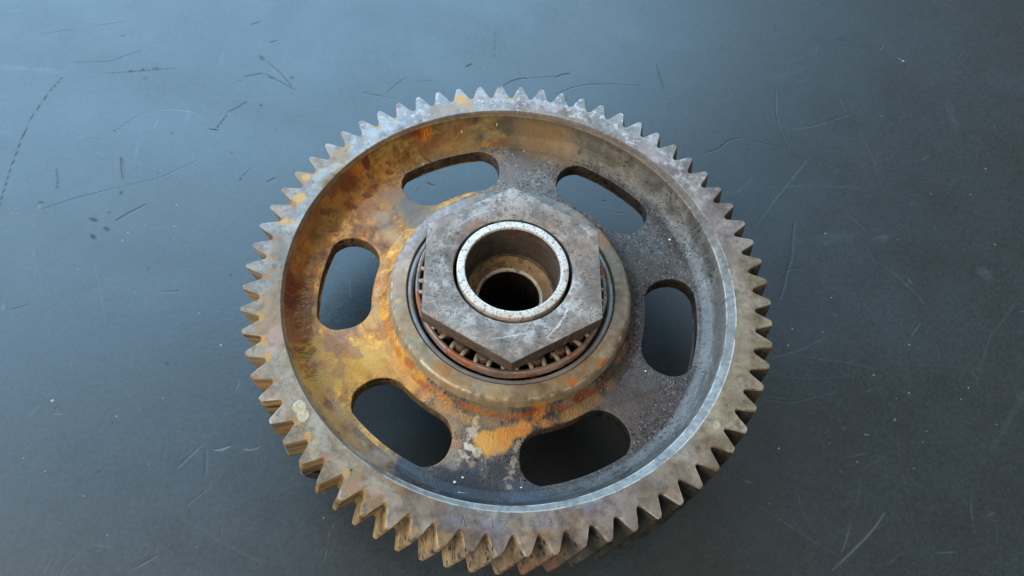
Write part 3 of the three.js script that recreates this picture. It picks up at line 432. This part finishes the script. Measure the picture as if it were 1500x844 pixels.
// faces that look up or down take the planar skin, upright ones the flank skin (material groups 0 and 1)
function split(g, limit = 0.45) {
  const p = g.attributes.position, n = g.attributes.normal, top = [], side = [];
  const a = new THREE.Vector3(), b = new THREE.Vector3(), c = new THREE.Vector3();
  for (let t = 0; t < p.count; t += 3) {
    a.fromBufferAttribute(p, t); b.fromBufferAttribute(p, t + 1); c.fromBufferAttribute(p, t + 2);
    const f = b.clone().sub(a).cross(c.clone().sub(a)).normalize();
    (Math.abs(f.y) > limit ? top : side).push(t);
  }
  const P = new Float32Array(p.count * 3), Nn = new Float32Array(p.count * 3), U = new Float32Array(p.count * 2); let k = 0;
  for (const [list, mode] of [[top, 0], [side, 1]]) for (const t of list) {
    const mx = (p.getX(t) + p.getX(t + 1) + p.getX(t + 2)) / 3, mz = -(p.getZ(t) + p.getZ(t + 1) + p.getZ(t + 2)) / 3, ref = Math.atan2(mz, mx);
    for (let q = 0; q < 3; q++, k++) {
      const i = t + q, x = p.getX(i), y = p.getY(i), z = -p.getZ(i);
      P.set([x, y, -z], k * 3); Nn.set([n.getX(i), n.getY(i), n.getZ(i)], k * 3);
      if (!mode) { U[k * 2] = (x / S + EXT) / (2 * EXT); U[k * 2 + 1] = (z / S + EXT) / (2 * EXT); } else {
        let a2 = Math.atan2(z, x) - ref; a2 -= Math.round(a2 / (2 * Math.PI)) * 2 * Math.PI;
        U[k * 2] = (ref + a2) / (2 * Math.PI) + (Math.hypot(x, z) / S - 0.95) * 0.11; U[k * 2 + 1] = (y / S - H + 0.36) / 0.4;
      }
    }
  }
  const o = new THREE.BufferGeometry();
  o.setAttribute('position', new THREE.BufferAttribute(P, 3)); o.setAttribute('normal', new THREE.BufferAttribute(Nn, 3)); o.setAttribute('uv', new THREE.BufferAttribute(U, 2));
  o.addGroup(0, top.length * 3, 0); o.addGroup(top.length * 3, side.length * 3, 1);
  return o;
}
function part(name, g, m, parent) { const o = new THREE.Mesh(g, m); o.name = name; o.castShadow = o.receiveShadow = true; parent.add(o); return o; }

// ---------------------------------------------------------------- the gear
const gear = new THREE.Group();
gear.name = 'helical_gear';
gear.userData = { label: 'rusty helical gear wheel with six slots and a hexagonal nut, on the dark table', category: 'gear' };
scene.add(gear);
const FACE = 0.33, TWIST = 0.082, RIN = 0.929;

{ // ring, bevel, wall of the recess and the underside
  const up = [[RIN, 0], [0.9, 0], [0.8585, 0], [0.8565, -0.0012], [0.8385, -0.0108, CH], [0.8365, -0.0125, CH], [0.831, -0.045, CH * 0.7], [0.824, -0.070, CH * 0.4], [0.812, -0.094, CH * 0.2], [0.796, -0.112], [0.778, -0.124], [0.757, -0.1305], [0.745, -0.1315]];
  const down = [[0.745, -0.198], [0.78, -0.203], [0.81, -0.22], [0.828, -0.25], [0.836, -FACE + 0.012], [0.852, -FACE], [RIN, -FACE]];
  const wob = (i, a) => { if (i < 2 || i > 9) return [0, 0]; const k = (fbm(Math.cos(a) * 4 + i * 0.3, Math.sin(a) * 4 + 4, 2) - 0.5); return [k * 0.0022, 0]; };
  part('rim', mergeGeometries([uvGear(lathe(up, 272, 0.5, wob)), uvGear(lathe(down, 136))]), gearMat, gear);
}
{ // the teeth
  const half = HALF;
  const prof = [...half.map(([o, r]) => [-o, r]), ...half.slice(0, -1).reverse()];
  const n = prof.length;
  for (let k = 0; k < N; k++) {
    const R = rng(k * 13 + 5), base = TH0 - k * PITCH, out = [];
    const nick = R() < 0.45 ? R() * 0.006 : 0, dr = (R() - 0.5) * 0.0035, skew = (R() - 0.5) * 0.0016, worn = 0.0035 + R() * 0.003;
    const layers = [[0, 1], [-worn, 0], [-0.08, 0], [-0.16, 0], [-0.25, 0], [-FACE + 0.004, 0], [-FACE, 1]];
    const pt = (i, l) => {
      const [z, inset] = layers[l]; let [o, r] = prof[i]; const edge = i === 0 || i === n - 1;
      const q = (r - 0.9345) / 0.066;
      r += q * (dr - (l < 2 ? nick * Math.max(0, 1 - Math.abs(o - 0.006) / 0.012) : 0)); o += q * skew;
      if (inset) { r -= 0.0042 - (edge ? 0.001 : 0); if (!edge) o *= 1 - 0.13 * (1 - Math.min(1, Math.abs(o) / 0.046)); }
      const a = base + o + z / FACE * TWIST; return V(r * Math.cos(a), r * Math.sin(a), z);
    };
    const inner = (i, l) => { const z = layers[l][0], a = base + prof[i][0] + z / FACE * TWIST; return V(RIN * Math.cos(a), RIN * Math.sin(a), z); };
    for (let i = 0; i < n - 1; i++) {
      out.push(inner(i, 0), inner(i + 1, 0), pt(i, 0), inner(i + 1, 0), pt(i + 1, 0), pt(i, 0));
      const b = layers.length - 1;
      out.push(inner(i, b), pt(i, b), inner(i + 1, b), inner(i + 1, b), pt(i, b), pt(i + 1, b));
      for (let l = 0; l < b; l++) out.push(pt(i, l), pt(i + 1, l), pt(i + 1, l + 1), pt(i, l), pt(i + 1, l + 1), pt(i, l + 1));
    }
    // the two ends facing the neighbours lie inside the ring
    part('tooth', split(soup(out, 0.6)), [gearMat, flankMat], gear);
  }
}
{ // web with six slots
  const s = new THREE.Shape(); s.absarc(0, 0, 0.765, 0, Math.PI * 2);
  const hole = new THREE.Path(); hole.absarc(0, 0, 0.475, 0, Math.PI * 2, true); s.holes.push(hole);
  const RC = 0.645, HW = 0.106, CR = 0.098;
  for (const [deg, hl] of [[119.9, 18.9], [59.3, 18.9], [-1.3, 18.7], [-61.5, 18.4], [-120.4, 18.0], [-178.0, 18.2]]) {
    const L = hl * Math.PI / 180 * RC, pts = [], R = rng(Math.round(deg + 500));
    const corner = (cx, cy, a0) => { for (let i = 0; i <= 10; i++) { const a = a0 + i / 10 * Math.PI / 2; pts.push([cx + CR * Math.cos(a), cy + CR * Math.sin(a)]); } };
    const straight = (x0, y0, x1, y1) => { for (let i = 1; i < 8; i++) pts.push([lerp(x0, x1, i / 8), lerp(y0, y1, i / 8)]); };
    corner(L - CR, HW - CR, 0); straight(L - CR, HW, -L + CR, HW); corner(-L + CR, HW - CR, Math.PI / 2); corner(-L + CR, -HW + CR, Math.PI); straight(-L + CR, -HW, L - CR, -HW); corner(L - CR, -HW + CR, 1.5 * Math.PI);
    const ph = R() * 9;
    const w = pts.map(([x, y], i) => { const q = 1 + (fbm(x * 9 + ph, y * 9, 2) - 0.5) * 0.03; const th = deg * Math.PI / 180 + x * q / RC, r = RC + y * q; return new THREE.Vector2(r * Math.cos(th), r * Math.sin(th)); });
    s.holes.push(new THREE.Path(w.reverse()));
  }
  const bev = 0.005;
  let g = new THREE.ExtrudeGeometry(s, { depth: 0.07 - 2 * bev, bevelEnabled: true, bevelThickness: bev, bevelSize: bev, bevelOffset: -bev, bevelSegments: 3, curveSegments: 96 });
  g = g.index ? g.toNonIndexed() : g; g.clearGroups();
  const p = g.attributes.position, v = [];
  for (let i = 0; i < p.count; i++) v.push(V(p.getX(i), p.getY(i), p.getZ(i) - 0.2 + bev));
  part('web', split(soup(v, 0.6), 0.3), [gearMat, slotMat], gear);
}
{ // boss round the bearing
  const prof = [[0.34, -0.16], [0.399, -0.155], [0.399, -0.032], [0.402, -0.028], [0.440, -0.0282], [0.449, -0.0305], [0.4565, -0.0375], [0.4625, -0.050], [0.468, -0.068], [0.476, -0.086], [0.487, -0.102], [0.501, -0.116], [0.518, -0.126], [0.536, -0.1312]].reverse();
  const wob = (i, a) => (i < 4 || i > 9 ? [0, 0] : [(fbm(Math.cos(a) * 7 + i * 0.2, Math.sin(a) * 7 + 9, 4) - 0.5) * 0.006, 0]);
  part('hub', mergeGeometries([uvGear(lathe(prof, 200, 0.5, wob)), uvGear(lathe([[0.5, -0.199], [0.43, -0.215], [0.40, -0.25], [0.36, -0.26], [0.35, -H + 0.006], [0.34, -H + 0.0005], [0.15, -H + 0.0005], [0.14, -H + 0.006], [0.135, -0.3]], 96))]), gearMat, gear);
}

// ---------------------------------------------------------------- bearing, nut and sleeve
function plainSkin(seed, base, vary, dark, darkAmt, lightc, lightAmt, n = 512) {
  const p = new Paint(n, n, 0, 0, 1, 1), b = hex(base), d = hex(dark), l = hex(lightc);
  p.fill((x, y, k) => {
    const w = fbm(x * 6 + seed, y * 6, 5) - 0.5, w2 = fbm(x * 22 + seed, y * 22 + 3, 4) - 0.5, g = vn(x * 140, y * 140) - 0.5;
    let c = b.map((q) => q * (1 + (w * 0.9 + w2 * 0.7 + g * 0.2) * vary));
    const a = sstep(0.05, 0.2, w2 + w * 0.4) * darkAmt, e = sstep(0.06, 0.22, fbm(x * 9 + 50, y * 9 + seed, 5) - 0.5) * lightAmt;
    c = c.map((q, i) => lerp(lerp(q, l[i], e), d[i], a));
    p.c[k * 3] = c[0]; p.c[k * 3 + 1] = c[1]; p.c[k * 3 + 2] = c[2]; p.z[k] = 0.5 + w2 * 0.3 + g * 0.15; p.r[k] = 0.45 + w * 0.3 + w2 * 0.2;
  });
  return p.maps(metalOf);
}
function uvRound(g, k = 1.6, turns = 2) {                                    // u round the axis, v along the outline, both about in gear radii
  const p = g.attributes.position, uv = new Float32Array(p.count * 2);
  for (let t = 0; t < p.count; t += 3) {
    const mx = (p.getX(t) + p.getX(t + 1) + p.getX(t + 2)) / 3, mz = (p.getZ(t) + p.getZ(t + 1) + p.getZ(t + 2)) / 3, ref = Math.atan2(mz, mx);
    for (let q = 0; q < 3; q++) { const i = t + q; let a = Math.atan2(p.getZ(i), p.getX(i)) - ref; a -= Math.round(a / (2 * Math.PI)) * 2 * Math.PI; uv[i * 2] = (ref + a) / (2 * Math.PI) * turns; uv[i * 2 + 1] = (p.getY(i) + Math.hypot(p.getX(i), p.getZ(i))) / S * k; }
  }
  g.setAttribute('uv', new THREE.BufferAttribute(uv, 2)); return g;
}
const raceMat = standard(plainSkin(3, 0x8b8a88, 0.5, 0x6b5640, 0.5, 0xa8a4a0, 0.5), 0.0003);
const cageMat = standard(plainSkin(9, 0x8e7d74, 0.7, 0x8a4a22, 0.8, 0xa88c84, 0.6), 0.0005);
const barMat = standard(plainSkin(14, 0x8d826c, 0.3, 0x8a6a44, 0.4, 0xc8bea8, 0.6, 256), 0.0003);
const rollerMat = standard(plainSkin(21, 0x5e4c42, 0.5, 0x33281f, 0.6, 0x7a6048, 0.5, 256), 0.0003);
const darkMat = standard(plainSkin(27, 0x37322d, 0.5, 0x1c1a18, 0.6, 0x4a4036, 0.4, 256), 0.0003);

const bearing = new THREE.Group(); bearing.name = 'roller_bearing'; gear.add(bearing);
part('outer_race', uvRound(lathe([[0.3975, -0.10], [0.3975, -0.045], [0.3955, -0.040], [0.390, -0.0365], [0.384, -0.0365], [0.3785, -0.040], [0.3755, -0.048], [0.360, -0.13]].reverse(), 180, 0.7)), raceMat, bearing);
{
  const wob = (i, a) => { const k = fbm(Math.cos(a) * 3 + 4, Math.sin(a) * 3, 3) - 0.5, m = fbm(Math.cos(a) * 14 + 4, Math.sin(a) * 14, 2) - 0.5; return [k * 0.010 + m * 0.003, k * 0.014 + m * 0.004]; };
  part('cage', uvRound(lathe([[0.366, -0.050], [0.3665, -0.010], [0.3645, -0.0045], [0.361, -0.0025], [0.354, -0.0045], [0.3505, -0.0075], [0.3495, -0.014], [0.352, -0.050]].reverse(), 180, 0.8, wob)), cageMat, bearing);
  part('inner_race', uvRound(lathe([[0.29, 0.03], [0.300, 0.028], [0.302, 0.0], [0.285, -0.02], [0.27, -0.15]].reverse(), 120)), darkMat, bearing);
  part('seat_ring', uvRound(lathe([[0.40, -0.145], [0.26, -0.145]].reverse(), 90)), darkMat, bearing);
  const NR = 21;
  const roll = new THREE.LatheGeometry([[0.0001, 0.062], [0.014, 0.062], [0.0185, 0.060], [0.0205, 0.055], [0.0225, -0.055], [0.02, -0.06], [0.0001, -0.06]].reverse().map(([r, y]) => new THREE.Vector2(r * S, y * S)), 20);
  // a bent finger of the cage: up from between the rollers, hooked over towards the roller's end
  const finger = (s) => { const c = new THREE.CatmullRomCurve3([[-0.026, -0.05, 0], [-0.022, -0.014, 0], [-0.010, -0.006, 0.001 * s], [0.006, -0.008, 0.003 * s], [0.016, -0.013, 0.004 * s]].map(([r, y, t]) => new THREE.Vector3(r * S, y * S, t * S))); return new THREE.TubeGeometry(c, 12, 0.0092 * S, 8).scale(1, 1, 1); };
  const fg = [finger(1), finger(-1)];
  for (let k = 0; k < NR; k++) {
    const a = (-118.5 + k * 360 / NR) * Math.PI / 180, rr = 0.327;
    const m = part('roller', roll, rollerMat, bearing); m.position.copy(V(rr * Math.cos(a), rr * Math.sin(a), -0.058)); m.rotation.order = 'YXZ'; m.rotation.y = a; m.rotation.z = 0.14;
    for (const [q, s] of [[0, 1], [1, -1]]) { const b = a + s * 0.079, f = part('cage_finger', fg[q], barMat, bearing); f.position.copy(V(0.338 * Math.cos(b), 0.338 * Math.sin(b), -0.004)); f.rotation.y = b; }
  }
}

function nutSkin() {
  const e = 0.42, p = new Paint(1024, 1024, -e, -e, 2 * e, 2 * e);
  p.wrap = THREE.RepeatWrapping;
  p.fill((x, y, k) => {
    const r = Math.hypot(x, y), w = fbm(x * 9 + 5, y * 9 + 8, 4) - 0.5, w2 = fbm(x * 34 + 5, y * 34, 4) - 0.5, w3 = fbm(x * 110, y * 110 + 6, 3) - 0.5, g = vn(x * 420, y * 420) - 0.5;
    const ringy = vn(r * 130 + w * 3, 3.3) - 0.5;                     // faint turning marks
    const v = 0.515 + w * 0.14 + w2 * 0.18 + w3 * 0.22 + g * 0.09 + ringy * 0.08 * sstep(0.36, 0.25, r);
    let c = [v * 1.06, v * 0.935, v * 0.84];
    const pale = sstep(0.03, 0.14, w2 + w * 0.6 + w3 * 0.3); c = c.map((q, i) => lerp(q, [0.69, 0.67, 0.645][i], pale * 0.42));
    const dk = sstep(0.02, 0.26, fbm(x * 24 + 60, y * 24 + 4, 6) - 0.5 + w3 * 0.6); c = c.map((q, i) => lerp(q, [0.36, 0.345, 0.33][i], dk * 0.55));
    const rust = sstep(0.10, 0.26, fbm(x * 8 + 90, y * 8 + 40, 4) - 0.5 + w2 * 0.2) ; c = c.map((q, i) => lerp(q, [0.56, 0.44, 0.38][i], rust * 0.5));
    const pit = Math.max(dots(x * 90 + w3 * 3, y * 90, 0.38, 0.62), 0.7 * dots(x * 170 + 5, y * 170 + w3 * 4, 0.4, 0.55) * sstep(-0.1, 0.15, w2)); c = c.map((q) => q * (1 - 0.42 * pit));
    p.c[k * 3] = c[0]; p.c[k * 3 + 1] = c[1]; p.c[k * 3 + 2] = c[2];
    p.z[k] = 0.55 + w2 * 0.08 + w3 * 0.10 + g * 0.05 - pit * 0.15 - dk * 0.05; p.r[k] = 0.48 + w * 0.15 + dk * 0.15 - pale * 0.06;
  });
  const P = (px, py) => { const q = at(px, py, 0.104); return q; };
  const line = (a, w, c, s, d = 0.03) => { const o = []; for (let i = 0; i < a.length; i += 2) o.push(P(a[i], a[i + 1])); p.stroke(o, w, hex(c), s, d, 0.2, a[0]); };
  line([802, 494, 815, 480, 826, 464, 831, 453], 0.006, 0xd8d8d6, 0.6); line([688, 495, 720, 497, 748, 493, 775, 487], 0.004, 0xcfcfcc, 0.5); line([640, 365, 665, 335, 700, 312, 745, 302], 0.006, 0xc4c4c6, 0.4); line([632, 420, 634, 440, 645, 460], 0.005, 0xc0c0c0, 0.35); line([622, 345, 640, 336, 655, 325], 0.006, 0xa8887e, 0.5); line([850, 330, 868, 345], 0.006, 0xc8c8c8, 0.5); line([700, 505, 712, 512, 730, 515], 0.003, 0x4a4644, 0.6); line([780, 500, 800, 505], 0.003, 0x4a4644, 0.5);
  const e0 = P(690, 330); p.patch(e0[0], e0[1], 0.05, 0.03, 0.6, hex(0x8f6c5c), 0.6, 0.9, 0.6, 30);
  const e1 = P(650, 325); p.patch(e1[0], e1[1], 0.06, 0.025, 0.5, hex(0x937a6c), 0.5, 0.9, 0.6, 30);
  return p.maps((R, G, B) => 0.35 * sstep(0.35, 0.08, sat(R, G, B)));
}
const nutMat = standard(nutSkin(), 0.0005);
{
  const NX = -0.004, e = 0.42, a0 = 96.5 * Math.PI / 180, bev = 0.005, R = 0.3765;
  const s = new THREE.Shape();
  for (let k = 0; k < 6; k++) {                                    // slightly worn corners
    const a = a0 + k * Math.PI / 3;
    for (const d of [-0.014, 0, 0.014]) { const q = R * (d ? 1 - 0.0085 : 1 - 0.0035); const x = q * Math.cos(a + d), y = q * Math.sin(a + d); k || d > -0.014 || s.moveTo(x, y); (k || d > -0.014) && s.lineTo(x, y); }
  }
  const h = new THREE.Path(); h.absarc(0, 0, 0.2195, 0, Math.PI * 2, false); s.holes.push(h);
  let g = new THREE.ExtrudeGeometry(s, { depth: 0.074 - 2 * bev, bevelEnabled: true, bevelThickness: bev, bevelSize: bev * 0.8, bevelOffset: -bev * 0.8, bevelSegments: 3, curveSegments: 96 });
  g = g.index ? g.toNonIndexed() : g; g.clearGroups();
  const p = g.attributes.position, v = [];
  for (let i = 0; i < p.count; i++) v.push(V(NX + p.getX(i), p.getY(i), p.getZ(i) + 0.031 + bev));
  g = soup(v, 0.55);
  const q = g.attributes.position, n = g.attributes.normal, uv = new Float32Array(q.count * 2);
  for (let i = 0; i < q.count; i++) {
    const x = q.getX(i) / S, y = -q.getZ(i) / S, z = q.getY(i) / S - H, up = Math.abs(n.getY(i)) > 0.5;
    uv[i * 2] = up ? (x + e) / (2 * e) : (Math.atan2(y, x) * 0.35 + z * 0.3); uv[i * 2 + 1] = up ? (y + e) / (2 * e) : z / (2 * e) + 0.2;
  }
  g.setAttribute('uv', new THREE.BufferAttribute(uv, 2));
  const shadedSideMat = nutMat.clone(); shadedSideMat.color.setRGB(0.42, 0.40, 0.39);                 // same steel tinted down: shade on the flats is put into the colour
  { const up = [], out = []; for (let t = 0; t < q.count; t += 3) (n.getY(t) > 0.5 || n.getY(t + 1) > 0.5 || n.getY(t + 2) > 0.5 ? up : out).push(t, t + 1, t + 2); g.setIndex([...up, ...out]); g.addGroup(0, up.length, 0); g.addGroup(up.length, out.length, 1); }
  const nut = part('hexagonal_nut', g, [nutMat, shadedSideMat], gear);
  const brightMat = standard(plainSkin(33, 0xd0c7ba, 0.14, 0x6a564a, 0.6, 0xded6ca, 0.5), 0.0003, {});
  const boreMat = standard(plainSkin(41, 0x57504c, 0.5, 0x40281a, 0.7, 0x6a6560, 0.4), 0.0003);
  const goldMat = standard(plainSkin(47, 0x8f7448, 0.7, 0x5a3c1c, 0.7, 0xa89468, 0.5), 0.0005);
  const sh = (g2) => g2.translate(NX * S, 0, 0);
  part('sleeve', sh(uvRound(lathe([[0.207, 0.03], [0.207, 0.108], [0.2055, 0.1135], [0.202, 0.1155], [0.183, 0.1162], [0.1785, 0.115], [0.1762, 0.111], [0.1758, 0.106]].reverse(), 160, 0.5), 5, 9)), brightMat, nut);
  part('bore', sh(uvRound(lathe([[0.1758, 0.106], [0.1755, -0.070], [0.172, -0.074], [0.168, -0.075]].reverse(), 128, 0.5), 2)), boreMat, nut);
  part('step_ring', sh(uvRound(lathe([[0.168, -0.075], [0.163, -0.076], [0.128, -0.108], [0.1215, -0.112], [0.1195, -0.118]].reverse(), 128, 0.4), 2.5)), goldMat, nut);
  part('lower_bore', sh(uvRound(lathe([[0.1195, -0.118], [0.119, -0.69]].reverse(), 96), 2)), darkMat, nut);  // dark material stands in for the shade deep in the bore
  part('step_lip', sh(uvRound(lathe([[0.1305, -0.1042], [0.1275, -0.1045], [0.1218, -0.1095], [0.1195, -0.1125]].reverse(), 128, 0.8), 2.5)), brightMat, nut);
}

// two dabs of cream paint on the ring and a lump of grease under a tooth
{
  const dabMat = standard(plainSkin(55, 0xb7a684, 0.3, 0x84715a, 0.6, 0xc9bca0, 0.5, 256), 0.0005);
  const dab = (px, py, r, seed) => {
    const [x, y] = at(px, py, 0), g = new THREE.IcosahedronGeometry(1, 4), p = g.attributes.position;
    for (let i = 0; i < p.count; i++) {
      let a = p.getX(i), b = p.getY(i), c = p.getZ(i); const k = 1 + (fbm(a * 2 + seed, c * 2 + b, 3) - 0.5) * 0.35;
      const rad = Math.hypot(a, c), dome = b > 0 ? (0.16 + 0.10 * (fbm(a * 3 + seed, c * 3, 3) - 0.5) + 0.05 * sstep(0.5, 0.85, rad)) : 0.02;
      p.setXYZ(i, (x + a * r * k) * S, H * S + b * r * dome * S, (-y + c * r * k) * S);
    }
    const t = toCreasedNormals(g, 1), q = t.attributes.position, uv = new Float32Array(q.count * 2);
    for (let i = 0; i < q.count; i++) { uv[i * 2] = q.getX(i) / S * 9; uv[i * 2 + 1] = q.getZ(i) / S * 9; }
    t.setAttribute('uv', new THREE.BufferAttribute(uv, 2));
    part('paint_dab', t, dabMat, gear).userData = { label: 'dab of cream paint on the lower left of the toothed ring' };
  };
  dab(438, 596, 0.0225, 1); dab(444, 609, 0.0215, 5);
  const [x, y] = at(457, 690, -0.3), g = new THREE.IcosahedronGeometry(1, 3), p = g.attributes.position;
  for (let i = 0; i < p.count; i++) { const a = p.getX(i), b = p.getY(i), c = p.getZ(i), k = 1 + (fbm(a * 2.2 + 7, c * 2.2 + b * 1.7, 3) - 0.5) * 0.9; p.setXYZ(i, (x + a * 0.028 * k) * S, (H - 0.32 + b * 0.02 * k) * S, (-y + c * 0.02 * k) * S); }
  part('grease_lump', toCreasedNormals(g, 0.9), new THREE.MeshStandardMaterial({ color: hexc(0x14130f), roughness: 0.45 }), gear);
}
function hexc(h) { return new THREE.Color().setHex(h); }

// ---------------------------------------------------------------- loose grit lying on the gear
{
  const white = new THREE.MeshStandardMaterial({ color: hexc(0xe6e4dc), roughness: 0.5 });
  const spots = [[981, 351.5, 2.6, 'white crumb on the gear web above its right-hand slot'], [945.7, 544, 1.9, 'white crumb on the gear web left below its right-hand slot'], [1037.7, 562, 2.2, 'white crumb at the foot of the recess wall, lower right'], [961.5, 660, 2.5, 'white crumb on the web right of the lower right slot'], [763.6, 714.8, 1.9, 'white crumb on the web under the lower right slot'], [666, 707, 2.8, 'largest white crumb on the black web below the lower left slot'], [677.7, 700, 2.2, 'cream crumb on the black web right of the largest crumb'], [707, 726.5, 1.9, 'white crumb lowest on the black web above the punched numbers']];
  spots.forEach(([px, py, rpx, label], n) => {
    const z = n === 2 ? -0.118 : -0.13, [x, y] = at(px, py, z), r = rpx / 385 * 0.72, g = new THREE.IcosahedronGeometry(1, 2), p = g.attributes.position;
    for (let i = 0; i < p.count; i++) { const a = p.getX(i), b = p.getY(i), c = p.getZ(i), k = 1 + (fbm(a * 1.6 + n * 5, c * 1.6 + b * 2, 3) - 0.5) * 0.9; p.setXYZ(i, a * r * k * S, (b * 0.6 * k + 0.5) * r * S, c * r * k * S * 0.8); }
    const m = new THREE.Mesh(toCreasedNormals(g, 0.5), white);
    m.name = n ? 'crumb_' + String(n).padStart(3, '0') : 'crumb'; m.position.copy(V(x, y, z)); m.castShadow = m.receiveShadow = true;
    m.userData = { label, category: 'crumb', group: 'pale crumbs lying on the gear web' };
    scene.add(m);
  });
  const pts = [[662, 719.5, 0.004], [665, 722.5, 0.004], [672, 722.8, 0.010], [680, 724, 0.008], [686, 727.5, 0.004], [683, 723, 0.012]].map(([a, b, h]) => { const q = at(a, b, -0.13); return V(q[0], q[1], -0.13 + h); });
  const o = pts[2].clone(); pts.forEach((v) => v.sub(o));
  const m = new THREE.Mesh(new THREE.TubeGeometry(new THREE.CatmullRomCurve3(pts), 40, 0.00022, 6), new THREE.MeshStandardMaterial({ color: hexc(0xbcbab4), roughness: 0.4, metalness: 0.4 }));
  m.name = 'metal_shaving'; m.position.copy(o); m.castShadow = m.receiveShadow = true;
  m.userData = { label: 'thin curled pale shaving lying on the black lower web of the gear', category: 'shaving' };
  scene.add(m);
}

renderer.render(scene, camera);
